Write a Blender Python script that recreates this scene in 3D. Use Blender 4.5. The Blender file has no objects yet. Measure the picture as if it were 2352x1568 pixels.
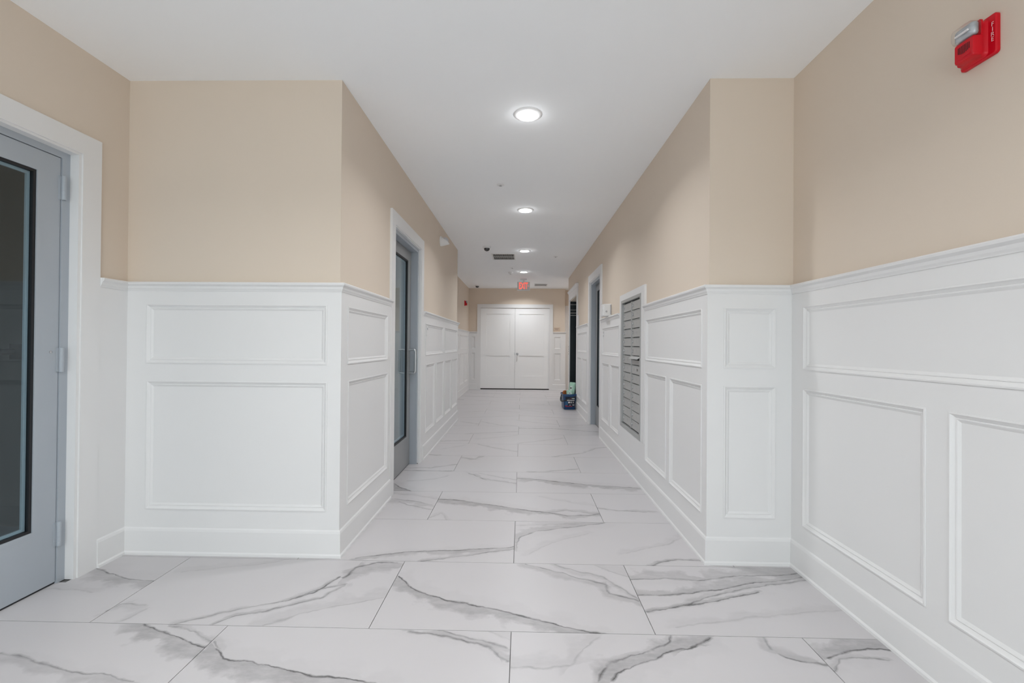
import bpy, bmesh, math, random
from mathutils import Vector, Matrix
random.seed(7)
SC = bpy.context.scene
COL = SC.collection

# ------------------------------------------------------------------ camera
CAM_Z = 1.2221
YAW, PITCH, ROLL, FPX = -0.02134, 0.00648, 0.0080, 1052.75
cam_d = bpy.data.cameras.new('camera')
cam_d.sensor_width = 36.0
cam_d.lens = 36.0 * FPX / 2352.0
cam_d.clip_start = 0.05
cam = bpy.data.objects.new('camera', cam_d)
COL.objects.link(cam)
fw = Vector((math.sin(YAW) * math.cos(PITCH), math.cos(YAW) * math.cos(PITCH), math.sin(PITCH)))
rt = Vector((math.cos(YAW), -math.sin(YAW), 0))
up = rt.cross(fw)
r2 = math.cos(ROLL) * rt + math.sin(ROLL) * up
u2 = -math.sin(ROLL) * rt + math.cos(ROLL) * up
cam.matrix_world = Matrix(((r2.x, u2.x, -fw.x, 0), (r2.y, u2.y, -fw.y, 0), (r2.z, u2.z, -fw.z, CAM_Z), (0, 0, 0, 1)))
SC.camera = cam

# ------------------------------------------------------------------ world, daylight, exposure
wd = bpy.data.worlds.new('daylight')
SC.world = wd
wd.use_nodes = True
bg = wd.node_tree.nodes['Background']
bg.inputs['Color'].default_value = (1.0, 0.967, 0.95, 1)
bg.inputs['Strength'].default_value = 4.2
LAMP_W = 10.2
LAMP_COL = (0.945, 0.972, 1.0)
SC.view_settings.view_transform = 'Standard'
SC.view_settings.look = 'None'
SC.view_settings.gamma = 1.0
SC.view_settings.use_curve_mapping = False
SC.view_settings.exposure = 0.14
SC.cycles.max_bounces = 20
SC.cycles.diffuse_bounces = 14

# daylight portal in the glazed entrance behind the camera
pl = bpy.data.lights.new('entrance_daylight', 'AREA')
pl.shape = 'RECTANGLE'; pl.size = 3.6; pl.size_y = 2.6
pl.cycles.is_portal = True
plo = bpy.data.objects.new('entrance_daylight', pl)
COL.objects.link(plo)
plo.location = (-0.385, -3.3, 1.35)
plo.rotation_euler = (math.radians(90), 0, 0)

# ------------------------------------------------------------------ plan of the place
H = 2.743
XLN, XRN = -2.30, 1.53          # lobby side walls
YF = 2.62                       # walls facing the camera
XL, XR = -1.05, 1.06            # corridor walls
YLE = 7.40                      # left corridor wall ends
XREC = -1.45                    # wall of the wider end part
YRE = 10.50                     # right corridor wall ends
YB = 12.45                      # end wall
XBR = 1.168                     # end wall's right corner
YB2 = 12.78
XSIDE = 2.70
YE = -3.20                      # entrance wall behind the camera
RAIL_Z = 1.566

# ------------------------------------------------------------------ materials
def nt(name):
    m = bpy.data.materials.new(name); m.use_nodes = True
    t = m.node_tree
    return m, t, t.nodes['Principled BSDF']

def mat(name, col, rough=0.5, metal=0.0, spec=0.5, var=0.0, scale=6.0, bump=0.0, bscale=200.0, emit=None, estr=0.0, coat=0.0):
    m, t, b = nt(name)
    b.inputs['Base Color'].default_value = (*col, 1)
    b.inputs['Roughness'].default_value = rough
    b.inputs['Metallic'].default_value = metal
    b.inputs['Specular IOR Level'].default_value = spec
    b.inputs['Coat Weight'].default_value = coat
    tc = t.nodes.new('ShaderNodeTexCoord')
    if var > 0:
        n = t.nodes.new('ShaderNodeTexNoise'); n.inputs['Scale'].default_value = scale; n.inputs['Detail'].default_value = 4
        t.links.new(tc.outputs['Object'], n.inputs['Vector'])
        mx = t.nodes.new('ShaderNodeMix'); mx.data_type = 'RGBA'
        mx.inputs[6].default_value = (*[c * (1 - var) for c in col], 1)
        mx.inputs[7].default_value = (*[min(1, c * (1 + var)) for c in col], 1)
        t.links.new(n.outputs['Fac'], mx.inputs[0])
        t.links.new(mx.outputs[2], b.inputs['Base Color'])
    if bump > 0:
        n2 = t.nodes.new('ShaderNodeTexNoise'); n2.inputs['Scale'].default_value = bscale; n2.inputs['Detail'].default_value = 2
        t.links.new(tc.outputs['Object'], n2.inputs['Vector'])
        bp = t.nodes.new('ShaderNodeBump'); bp.inputs['Strength'].default_value = bump; bp.inputs['Distance'].default_value = 0.002
        t.links.new(n2.outputs['Fac'], bp.inputs['Height'])
        t.links.new(bp.outputs['Normal'], b.inputs['Normal'])
    if emit:
        b.inputs['Emission Color'].default_value = (*emit, 1)
        b.inputs['Emission Strength'].default_value = estr
    return m

M = {}
M['paint'] = mat('beige_wall_paint', (0.69, 0.598, 0.502), 0.75, spec=0.2, var=0.012, scale=2, bump=0.06, bscale=350)
M['ceiling'] = mat('ceiling_paint', (0.915, 0.93, 0.945), 0.9, spec=0.1, var=0.01, scale=1.5, bump=0.05, bscale=300)
M['white'] = mat('white_trim_paint', (0.755, 0.752, 0.75), 0.42, spec=0.4, var=0.008, scale=3)
M['wdoor'] = mat('white_door_paint', (0.86, 0.862, 0.86), 0.45, spec=0.4, var=0.008, scale=3)
M['steel'] = mat('grey_blue_door_paint', (0.385, 0.42, 0.46), 0.38, spec=0.5, var=0.03, scale=5)
M['steel_shaded'] = mat('grey_door_paint_shaded', (0.27, 0.275, 0.28), 0.36, spec=0.5, var=0.03, scale=5)  # door paint darkened; shade of the deep recess is in the colour
M['gasket'] = mat('black_rubber', (0.008, 0.008, 0.01), 0.5, var=0.1)
M['chrome'] = mat('brushed_steel', (0.55, 0.56, 0.57), 0.28, metal=1.0, var=0.05, scale=40)
M['spacer'] = mat('aluminium_spacer', (0.55, 0.64, 0.70), 0.3, metal=0.1, var=0.05, scale=30)
M['mail'] = mat('mailbox_grey_metal', (0.42, 0.425, 0.42), 0.42, metal=0.25, var=0.03, scale=12)
M['maild'] = mat('mailbox_door_metal', (0.45, 0.45, 0.44), 0.45, metal=0.25, var=0.04, scale=9)
M['black'] = mat('black_plastic', (0.012, 0.012, 0.014), 0.35, var=0.15, scale=20)
M['dark'] = mat('dark_void', (0.015, 0.015, 0.016), 0.8, var=0.1)  # near-black; shade of gaps and hollows put into the colour
M['slab'] = mat('grout', (0.19, 0.187, 0.184), 0.85, spec=0.1, var=0.08, scale=30)
M['plastic'] = mat('white_plastic', (0.74, 0.74, 0.74), 0.35, var=0.01, scale=8)
M['greypl'] = mat('grey_plastic', (0.45, 0.45, 0.46), 0.4, var=0.03, scale=8)
M['dome'] = mat('smoked_dome', (0.05, 0.05, 0.055), 0.12, var=0.05, coat=0.5)
M['red'] = mat('red_plastic', (0.60, 0.003, 0.014), 0.33, var=0.04, scale=12, spec=0.3)
M['reddark'] = mat('dark_slot', (0.03, 0.002, 0.003), 0.6, var=0.1)
M['strobe'] = mat('strobe_reflector', (0.50, 0.52, 0.55), 0.25, metal=0.35, var=0.45, scale=45)
M['greyball'] = mat('pale_grey_plastic', (0.56, 0.56, 0.58), 0.4, var=0.02)
M['ink'] = mat('white_ink', (0.85, 0.83, 0.83), 0.6, var=0.02)
M['darkink'] = mat('dark_ink', (0.12, 0.10, 0.09), 0.7, var=0.05)
M['tanplate'] = mat('tan_plate', (0.60, 0.47, 0.36), 0.5, var=0.02)
M['blue'] = mat('navy_plastic', (0.010, 0.055, 0.155), 0.35, var=0.15, scale=14)
M['bluelab'] = mat('black_label_print', (0.008, 0.010, 0.028), 0.4, var=0.2, scale=10)
M['bluelight'] = mat('blue_label_print', (0.03, 0.12, 0.26), 0.4, var=0.3, scale=18)
M['redink'] = mat('red_label_print', (0.55, 0.01, 0.03), 0.5, var=0.1)
M['green'] = mat('mint_wipes_pack', (0.38, 0.60, 0.48), 0.3, var=0.28, scale=22)
M['greenl'] = mat('pale_wipes_print', (0.62, 0.72, 0.68), 0.35, var=0.25, scale=26)
M['brown'] = mat('rust_brown_sponge', (0.30, 0.085, 0.012), 0.8, var=0.35, scale=25, bump=0.4, bscale=120)
M['elev'] = mat('dark_elevator_steel', (0.018, 0.024, 0.027), 0.3, var=0.4, scale=5, spec=0.4)
M['elev_glint'] = mat('jamb_reflection_tone', (0.42, 0.40, 0.38), 0.35, metal=0.4, var=0.1)
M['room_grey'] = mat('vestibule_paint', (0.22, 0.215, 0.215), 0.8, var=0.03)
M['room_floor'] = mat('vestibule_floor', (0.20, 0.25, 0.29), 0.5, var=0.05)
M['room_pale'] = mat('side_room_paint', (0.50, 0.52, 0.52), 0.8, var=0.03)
M['lens'] = mat('lamp_lens', (0.9, 0.9, 0.9), 0.5, var=0.01, emit=(1.0, 0.985, 0.96), estr=6.0)
M['trim_w'] = mat('lamp_trim', (0.90, 0.90, 0.90), 0.4, var=0.01)
M['exit'] = mat('lit_exit_letters', (0.6, 0.05, 0.03), 0.5, var=0.02, emit=(1.0, 0.16, 0.12), estr=0.75)
M['exitp'] = mat('exit_faceplate', (0.58, 0.61, 0.60), 0.45, var=0.02)

def glass_mat(name, tint, rough=0.0):
    m, t, b = nt(name)
    t.nodes.remove(b)
    out = t.nodes['Material Output']
    tr = t.nodes.new('ShaderNodeBsdfTransparent'); tr.inputs['Color'].default_value = (*tint, 1)
    gl = t.nodes.new('ShaderNodeBsdfGlossy'); gl.inputs['Roughness'].default_value = rough
    gl.inputs['Color'].default_value = (0.93, 0.97, 1.0, 1)
    fr = t.nodes.new('ShaderNodeFresnel'); fr.inputs['IOR'].default_value = 1.52
    ge = t.nodes.new('ShaderNodeNewGeometry'); mr = t.nodes.new('ShaderNodeMapRange')      # same pane reflectance from both faces
    mr.inputs[3].default_value = 1.52; mr.inputs[4].default_value = 1 / 1.52
    t.links.new(ge.outputs['Backfacing'], mr.inputs[0]); t.links.new(mr.outputs[0], fr.inputs['IOR'])
    mx = t.nodes.new('ShaderNodeMixShader')
    t.links.new(fr.outputs[0], mx.inputs[0]); t.links.new(tr.outputs[0], mx.inputs[1]); t.links.new(gl.outputs[0], mx.inputs[2])
    t.links.new(mx.outputs[0], out.inputs['Surface'])
    return m
M['glass'] = glass_mat('door_glass', (0.80, 0.86, 0.88))
M['clear'] = glass_mat('clear_lens', (0.95, 0.955, 0.96), 0.05)

# ------------------------------------------------------------------ mesh helpers
def ident(a, b, c): return (a, b, c)
class MB:
    """collects shapes; the map turns (u, n, z) of a wall into world x, y, z"""
    def __init__(self, mp=ident): self.v = []; self.f = []; self.mp = mp
    def add(self, vs, fs):
        k = len(self.v)
        self.v += [self.mp(*p) for p in vs]
        self.f += [tuple(i + k for i in f) for f in fs]
        return self
    def box(self, a0, a1, b0, b1, c0, c1):
        vs = [(a, b, c) for a in (a0, a1) for b in (b0, b1) for c in (c0, c1)]
        return self.add(vs, [(0, 1, 3, 2), (4, 6, 7, 5), (0, 4, 5, 1), (2, 3, 7, 6), (0, 2, 6, 4), (1, 5, 7, 3)])
    def prism(self, poly, axis, d0, d1):
        """poly in the two other axes, extruded along axis"""
        def pt(p, d): return {0: (d, p[0], p[1]), 1: (p[0], d, p[1]), 2: (p[0], p[1], d)}[axis]
        n = len(poly)
        vs = [pt(p, d0) for p in poly] + [pt(p, d1) for p in poly]
        fs = [tuple(range(n)), tuple(range(2 * n - 1, n - 1, -1))] + [(i, (i + 1) % n, n + (i + 1) % n, n + i) for i in range(n)]
        return self.add(vs, fs)
    def lathe(self, c, axis, prof, seg=24, sq=1.0):
        """prof: (radius, distance along axis); closed by end caps"""
        vs = []; fs = []
        for r, h in prof:
            for i in range(seg):
                a = 2 * math.pi * i / seg
                p, q = r * math.cos(a), r * math.sin(a) * sq
                o = {0: (h, p, q), 1: (p, h, q), 2: (p, q, h)}[axis]
                vs.append((c[0] + o[0], c[1] + o[1], c[2] + o[2]))
        for k in range(len(prof) - 1):
            for i in range(seg):
                j = (i + 1) % seg
                fs.append((k * seg + i, k * seg + j, (k + 1) * seg + j, (k + 1) * seg + i))
        fs.append(tuple(range(seg))); m = (len(prof) - 1) * seg
        fs.append(tuple(range(m + seg - 1, m - 1, -1)))
        return self.add(vs, fs)
    def tube(self, pts, r, seg=10):
        pts = [Vector(p) for p in pts]; vs = []; fs = []
        prev = None
        for i, p in enumerate(pts):
            d = (pts[min(i + 1, len(pts) - 1)] - pts[max(i - 1, 0)]).normalized()
            a = prev if prev is not None else (Vector((0, 0, 1)) if abs(d.z) < 0.9 else Vector((1, 0, 0)))
            s = (a - d * a.dot(d)).normalized(); prev = s
            w = d.cross(s)
            for k in range(seg):
                t = 2 * math.pi * k / seg
                vs.append(tuple(p + s * r * math.cos(t) + w * r * math.sin(t)))
        for i in range(len(pts) - 1):
            for k in range(seg):
                j = (k + 1) % seg
                fs.append((i * seg + k, i * seg + j, (i + 1) * seg + j, (i + 1) * seg + k))
        fs.append(tuple(range(seg))); m = (len(pts) - 1) * seg
        fs.append(tuple(range(m, m + seg)))
        return self.add(vs, fs)
    def build(self, name, material, parent=None, bevel=0.0, smooth=False, local=False, seg=2):
        me = bpy.data.meshes.new(name)
        off = Vector((0, 0, 0))
        p = parent
        while p is not None and not local:
            off += Vector(p.location); p = p.parent
        vs = [Vector(v) - off for v in self.v]
        o = bpy.data.objects.new(name, me)
        if parent is None and not local:                 # origin at the base of the thing
            lo = [min(v[i] for v in vs) for i in range(3)]; hi = [max(v[i] for v in vs) for i in range(3)]
            org = Vector(((lo[0] + hi[0]) / 2, (lo[1] + hi[1]) / 2, lo[2]))
            vs = [v - org for v in vs]; o.location = org
        me.from_pydata([tuple(v) for v in vs], [], self.f)
        bm = bmesh.new(); bm.from_mesh(me)
        bmesh.ops.recalc_face_normals(bm, faces=bm.faces)
        bm.to_mesh(me); bm.free()
        me.materials.append(material)
        COL.objects.link(o)
        if parent is not None: o.parent = parent
        if bevel > 0:
            b = o.modifiers.new('bevel', 'BEVEL'); b.width = bevel; b.segments = seg; b.limit_method = 'ANGLE'
        if smooth:
            for pg in me.polygons: pg.use_smooth = True
            try: me.set_sharp_from_angle(angle=math.radians(38))
            except Exception: pass
        return o

def empty(name, loc, rz=0.0):
    o = bpy.data.objects.new(name, None); COL.objects.link(o)
    o.location = loc; o.rotation_euler = (0, 0, rz); o.empty_display_size = 0.05
    return o
def tag(o, label, cat, group=None):
    o['label'] = label; o['category'] = cat
    if group: o['group'] = group
    return o
def thing(name, label, cat, loc, rz=0.0, group=None): return tag(empty(name, loc, rz), label, cat, group)
def struct(o, label=None, cat=None):
    o['kind'] = 'structure'
    if label: o['label'] = label
    if cat: o['category'] = cat
    return o

def text_mesh(name, body, size, depth, material, parent, mtx, sx=1.0, bold=0.0):
    """flat lettering; mtx maps the text plane into the parent's space"""
    cu = bpy.data.curves.new(name, 'FONT'); cu.body = body; cu.size = size; cu.extrude = depth; cu.offset = bold
    cu.align_x = 'CENTER'; cu.align_y = 'CENTER'
    tmp = bpy.data.objects.new(name, cu); COL.objects.link(tmp)
    dg = bpy.context.evaluated_depsgraph_get(); dg.update()
    me = bpy.data.meshes.new_from_object(tmp.evaluated_get(dg))
    bpy.data.objects.remove(tmp); bpy.data.curves.remove(cu)
    me.transform(mtx @ Matrix.Diagonal((sx, 1, 1, 1)))
    me.materials.clear(); me.materials.append(material)
    o = bpy.data.objects.new(name, me); COL.objects.link(o); o.parent = parent
    return o

# maps of the walls: u along the wall, n out of the wall into the room
def map_left(u, n, z): return (XL + n, u, z)
def map_right(u, n, z): return (XR - n, u, z)
def map_left_lobby(u, n, z): return (XLN + n, u, z)
def map_right_lobby(u, n, z): return (XRN - n, u, z)
def map_face(u, n, z): return (u, YF - n, z)
def map_rec(u, n, z): return (XREC + n, u, z)
def map_back(u, n, z): return (u, YB - n, z)
def map_back2(u, n, z): return (u, YB2 - n, z)
def map_entr(u, n, z): return (u, YE + n, z)

def wall(name, mp, u0, u1, holes=(), th=0.12, z1=H, z0=0.0, label=None, material='paint'):
    """one wall slab of thickness th, with rectangular openings (u0, u1, z0, z1)"""
    us = sorted({u0, u1, *[h[0] for h in holes], *[h[1] for h in holes]})
    zs = sorted({z0, z1, *[h[2] for h in holes], *[h[3] for h in holes]})
    mb = MB(mp)
    for i in range(len(us) - 1):
        j = 0
        while j < len(zs) - 1:
            uc = (us[i] + us[i + 1]) / 2
            def open_(jj):
                zc = (zs[jj] + zs[jj + 1]) / 2
                return any(h[0] < uc < h[1] and h[2] < zc < h[3] for h in holes)
            if open_(j): j += 1; continue
            k = j
            while k + 1 < len(zs) - 1 and not open_(k + 1): k += 1
            mb.box(us[i], us[i + 1], -th, 0, zs[j], zs[k + 1]); j = k + 1
    o = mb.build(name, M[material])
    return struct(o, label, 'wall' if label else None)


# ------------------------------------------------------------------ structure: floor slab, ceiling, walls
o = MB().box(-4.6, 3.4, YE - 0.6, 13.2, -0.20, -0.006).build('floor', M['slab'])
FLOOR = struct(o, 'pale grey marble tiles with dark veins in staggered rows', 'floor')
o = MB().box(-4.6, 3.4, YE - 0.12, 13.2, H, H + 0.18).build('ceiling', M['ceiling'])
struct(o, 'smooth plain white ceiling above the corridor', 'ceiling')

D1 = (1.25, 2.43); D2 = (3.606, 4.795); D3 = (6.078, 7.262)     # casing extents of the three glazed doors
CI = 0.12                                                       # casing + bead, to the steel frame
def hole(d): return (d[0] + CI - 0.005, d[1] - CI + 0.005, 0.0, 2.20)
ELV = (8.80, 10.10, 0.0, 2.19)
MAIL = (4.045, 4.835, 0.39, 1.68)
W_LN = wall('wall_left_lobby', map_left_lobby, YE, YF, [hole(D1)], label='beige lobby wall left of the camera holding the wide grey door')
W_LF = wall('wall_left_facing', map_face, XLN - 0.12, XL - 0.12, label='beige wall over a single wide white panelled section beside the grey door')
W_L = wall('wall_left', map_left, YF, YLE, [hole(D2)], label='long beige left corridor wall with the glazed door')
W_LE = wall('wall_left_end', lambda u, n, z: (u, YLE - 0.12 - n, z), XREC - 0.12, XL - 0.12, label='short return at the end of the left corridor wall')
W_REC = wall('wall_left_recess', map_rec, YLE - 0.12, YB, label='set-back beige wall at the far left with a small red alarm')
W_B = wall('wall_back', map_back, XREC - 0.12, XBR, [(-1.125, 0.752, 0.0, 2.215)], th=0.12, label='end wall around the white double doors')
W_B2 = wall('wall_back_recess', map_back2, XBR - 0.12, XSIDE, label='sliver of deeper beige wall right of the end wall')
wall('wall_back_return', lambda u, n, z: (XBR + n, u, z), YB + 0.12, YB2)
W_R = wall('wall_right', map_right, YF, YRE, [MAIL, hole(D3), ELV], th=0.14, label='long beige right corridor wall with mailboxes and elevator')
wall('wall_right_return', lambda u, n, z: (u, YRE + n, z), XR + 0.14, XSIDE)
wall('wall_side_passage', lambda u, n, z: (XSIDE - n, u, z), YRE - 0.12, YB2 + 0.12)
W_RF = wall('wall_right_facing', map_face, XR + 0.14, XRN + 0.12, label='narrow beige wall facing the camera on the right')
W_RN = wall('wall_right_lobby', map_right_lobby, YE, YF, label='beige lobby wall on the right carrying the red fire strobe')
W_E = wall('wall_entrance', map_entr, XLN - 0.12, XRN + 0.12, [(-2.185, 1.415, 0.05, 2.65)], label='entrance wall behind the camera')

# rooms behind the glazed doors and the elevator shaft (thin shells)
def shell(name, x0, x1, y0, y1, open_side, wm, fm, h=H):
    t = 0.05
    mb = MB()
    mb.box(x0, x1, y0 - t, y0, 0, h); mb.box(x0, x1, y1, y1 + t, 0, h)
    if open_side != 'x0': mb.box(x0 - t, x0, y0 - t, y1 + t, 0, h)
    if open_side != 'x1': mb.box(x1, x1 + t, y0 - t, y1 + t, 0, h)
    o = struct(mb.build(name, M[wm]))
    f = MB().box(x0, x1, y0, y1, -0.006, 0.0).build('room_floor', M[fm], o)
    return o
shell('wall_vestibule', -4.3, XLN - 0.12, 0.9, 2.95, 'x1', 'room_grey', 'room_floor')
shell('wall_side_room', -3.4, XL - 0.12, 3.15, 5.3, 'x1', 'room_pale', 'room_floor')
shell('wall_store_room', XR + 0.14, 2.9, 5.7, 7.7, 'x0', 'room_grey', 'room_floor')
shell('wall_elevator_shaft', XR + 0.20, 2.6, 8.5, 10.30, 'x0', 'elev', 'elev')

# ------------------------------------------------------------------ floor tiles
TL, TD, TX0, TY0 = 1.222, 0.611, -0.0356, 1.9595
G = 0.0016
REG = [(XLN, XRN, YE, YF), (XL, XR, YF, YLE), (XREC, XR, YLE, YRE), (XREC, XSIDE, YRE, YB), (XBR, XSIDE, YB, YB2),
       (XLN - 0.085, XLN, D1[0] + 0.15, D1[1] - 0.15), (XL - 0.10, XL, D2[0] + 0.15, D2[1] - 0.15), (XR, XR + 0.10, D3[0] + 0.15, D3[1] - 0.15),
       (XR, XR + 0.19, 8.81, 10.09)]
VEINS = [
(1,-0.05,[(-1.63,1.953),(-1.42,1.883),(-1.21,1.809),(-1.14,1.755),(-0.90,1.706),(-0.68,1.662),(-0.52,1.652)]),
(0.5,0.02,[(-1.50,1.951),(-1.38,1.914),(-1.25,1.850),(-1.20,1.809)]),
(0.6,-0.03,[(-2.03,1.756),(-1.90,1.730),(-1.73,1.686),(-1.57,1.664),(-1.39,1.634)]),
(0.7,0.02,[(-0.47,1.948),(-0.28,1.894),(-0.12,1.845),(-0.09,1.795),(-0.05,1.772)]),
(0.6,-0.02,[(-0.35,1.952),(-0.18,1.891),(-0.05,1.842)]),
(0.25,0.05,[(-0.13,1.950),(-0.06,1.907)]),
(0.8,-0.05,[(-2.27,2.421),(-2.13,2.370),(-2.01,2.330),(-1.87,2.309)]),
(0.25,0.03,[(-2.51,2.171),(-2.27,2.227),(-2.08,2.194)]),
(0.6,0.015,[(-1.50,1.961),(-1.36,2.046),(-1.11,2.153),(-1.00,2.265),(-0.89,2.311)]),
(1,0.0,[(-1.11,2.153),(-1.01,2.233),(-0.94,2.383)]),
(0.8,-0.06,[(-0.92,2.379),(-0.90,2.492),(-0.80,2.551),(-0.68,2.551)]),
(0.7,0.01,[(-1.33,1.967),(-1.28,2.019),(-1.11,2.096),(-0.95,2.189),(-0.89,2.298)]),
(0.35,0.05,[(-1.11,1.965),(-1.00,2.045),(-0.87,2.108),(-0.66,2.199)]),
(0.4,-0.03,[(-1.87,2.055),(-1.84,2.105),(-1.73,2.099)]),
(0.3,0.02,[(-1.74,1.962),(-1.72,2.020),(-1.70,2.061)]),
(0.2,0.03,[(-1.79,2.411),(-1.51,2.479),(-1.31,2.558)]),
(1,-0.05,[(-0.63,2.412),(-0.56,2.306),(-0.41,2.224),(-0.18,2.139),(-0.02,2.090),(0.18,2.012),(0.36,1.950)]),
(0.7,-0.03,[(0.03,2.562),(0.18,2.485),(0.30,2.429),(0.44,2.368),(0.44,2.278),(0.57,2.220)]),
(0.5,-0.02,[(0.20,2.559),(0.25,2.516),(0.43,2.447),(0.50,2.349),(0.57,2.236)]),
(0.3,0.05,[(0.41,2.557),(0.58,2.439)]),
(0.7,0.06,[(0.58,2.417),(0.77,2.424),(0.92,2.412),(1.22,2.477),(1.51,2.506)]),
(0.8,0.05,[(0.58,2.263),(0.83,2.284),(1.12,2.372),(1.51,2.474)]),
(1,0.0,[(0.58,2.117),(0.75,2.176),(0.88,2.206),(1.19,2.313)]),
(0.7,0.02,[(0.80,2.192),(0.98,2.289),(1.26,2.381),(1.52,2.443)]),
(0.25,0.03,[(0.69,2.015),(0.99,2.088),(1.55,2.176)]),
(0.35,0.05,[(-0.05,1.748),(0.06,1.740),(0.20,1.763),(0.27,1.858),(0.34,1.929)]),
(0.6,0.02,[(0.29,1.686),(0.34,1.761),(0.43,1.820),(0.54,1.867),(0.62,1.908),(0.64,1.950)]),
(1,0.05,[(0.34,1.688),(0.42,1.758),(0.54,1.823),(0.70,1.878),(0.80,1.950)]),
(0.6,0.02,[(1.03,1.952),(1.02,1.878)]),
(0.7,0.03,[(1.03,1.845),(1.08,1.824),(1.19,1.798)]),
(1,0.05,[(1.22,1.833),(1.33,1.883),(1.41,1.901),(1.51,1.892)]),
(0.6,0.0,[(1.19,1.765),(1.26,1.827),(1.32,1.846),(1.44,1.833)]),
(0.8,-0.03,[(-0.93,2.588),(-0.81,2.635),(-0.67,2.680),(-0.37,2.714),(-0.04,2.780)]),
(0.7,0.02,[(-0.55,2.576),(-0.34,2.648),(-0.04,2.750)]),
(0.7,0.05,[(-0.02,2.763),(-0.01,2.899),(0.09,3.018),(0.28,3.069),(0.43,3.119),(0.58,3.171)]),
(0.3,0.03,[(0.01,3.110),(0.19,3.140),(0.40,3.148)]),
(0.2,0.03,[(0.05,2.685),(0.20,2.851),(0.44,2.991)]),
(0.9,0.01,[(0.72,2.574),(0.79,2.617),(0.93,2.643),(1.04,2.637)]),
(0.25,0.03,[(0.63,2.719),(0.90,2.847),(1.06,2.969)]),
(1,-0.06,[(-0.65,3.604),(-0.47,3.581),(-0.29,3.511),(-0.12,3.453),(0.06,3.397)]),
(1,-0.03,[(0.03,3.405),(0.17,3.358),(0.33,3.296),(0.57,3.332)]),
(0.6,0.03,[(0.17,3.341),(0.34,3.400),(0.57,3.341)]),
(0.3,0.02,[(-0.64,3.206),(-0.58,3.308),(-0.51,3.172)]),
(0.2,0.03,[(0.15,3.702),(0.35,3.589),(0.58,3.502)]),
(0.6,-0.05,[(-1.00,3.598),(-0.83,3.555),(-0.68,3.484)]),
(0.5,0.0,[(-0.94,3.531),(-0.86,3.458),(-0.66,3.375)]),
(0.3,0.02,[(-1.03,3.723),(-0.86,3.688),(-0.64,3.604)]),
(0.6,0.02,[(0.55,3.464),(0.72,3.417),(0.99,3.393)]),
(1,-0.06,[(-1.10,3.977),(-1.02,3.871),(-0.91,3.796)]),
(0.6,0.03,[(-0.49,4.346),(-0.34,4.156),(-0.04,4.028)]),
(0.4,0.0,[(-0.40,4.336),(-0.04,4.144)]),
(0.3,0.01,[(-1.00,4.058),(-0.77,4.135),(-0.67,4.250)]),
(1,-0.06,[(-0.03,4.212),(0.28,4.133),(0.55,4.043),(0.77,4.004),(1.04,3.957)]),
(0.6,0.02,[(-1.11,4.482),(-0.89,4.510),(-0.64,4.654)]),
(0.6,0.01,[(-1.12,4.404),(-0.67,4.396)]),
(0.7,0.03,[(-0.64,4.923),(-0.50,4.856),(-0.41,4.993)]),
(0.6,0.02,[(0.08,4.404),(0.31,4.446),(0.56,4.536)]),
(0.5,0.03,[(-0.52,5.597),(-0.29,5.376),(-0.04,5.237)]),
(0.3,0.01,[(-0.94,5.295),(-0.67,5.540)]),
(0.7,0.02,[(-1.02,5.059),(-0.91,5.025)]),
(0.6,0.02,[(0.36,5.016),(0.71,5.215),(0.89,5.443),(1.06,5.545)]),
(0.6,0.02,[(-1.01,5.745),(-0.66,5.818)]),
(0.5,0.02,[(-0.03,5.675),(0.29,5.849),(0.56,6.027)]),
(0.3,0.02,[(-0.57,5.904),(-0.04,6.163)]),
(0.6,0.02,[(-0.75,6.239),(-0.04,6.440)]),
(1,0.02,[(-0.03,6.709),(0.45,6.705),(1.08,6.479)]),
(0.6,0.02,[(-0.94,7.214),(-0.64,6.997)]),
(0.6,0.02,[(-0.63,7.235),(-0.32,6.943),(-0.07,6.885)]),
(0.6,0.02,[(0.58,6.929),(1.18,7.081)]),
(0.5,0.02,[(-0.08,7.399),(0.54,7.038)]),
(0.6,0.02,[(-0.02,7.901),(1.07,7.565)]),
(0.5,0.02,[(-0.99,7.597),(-0.05,7.852)]),
(0.5,0.02,[(-1.03,8.232),(-0.61,8.372)]),
(0.5,0.02,[(-0.63,8.539),(-0.04,8.254)]),
(0.5,0.02,[(-0.02,8.586),(0.57,8.247)]),
(0.5,0.02,[(-1.20,9.168),(-0.69,9.413)]),
(0.5,0.02,[(-0.63,9.778),(0.47,9.372)]),
(0.6,0.02,[(-0.01,10.469),(0.92,10.468)]),
(0.5,0.02,[(-1.23,9.801),(-0.07,10.215)]),
]
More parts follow.
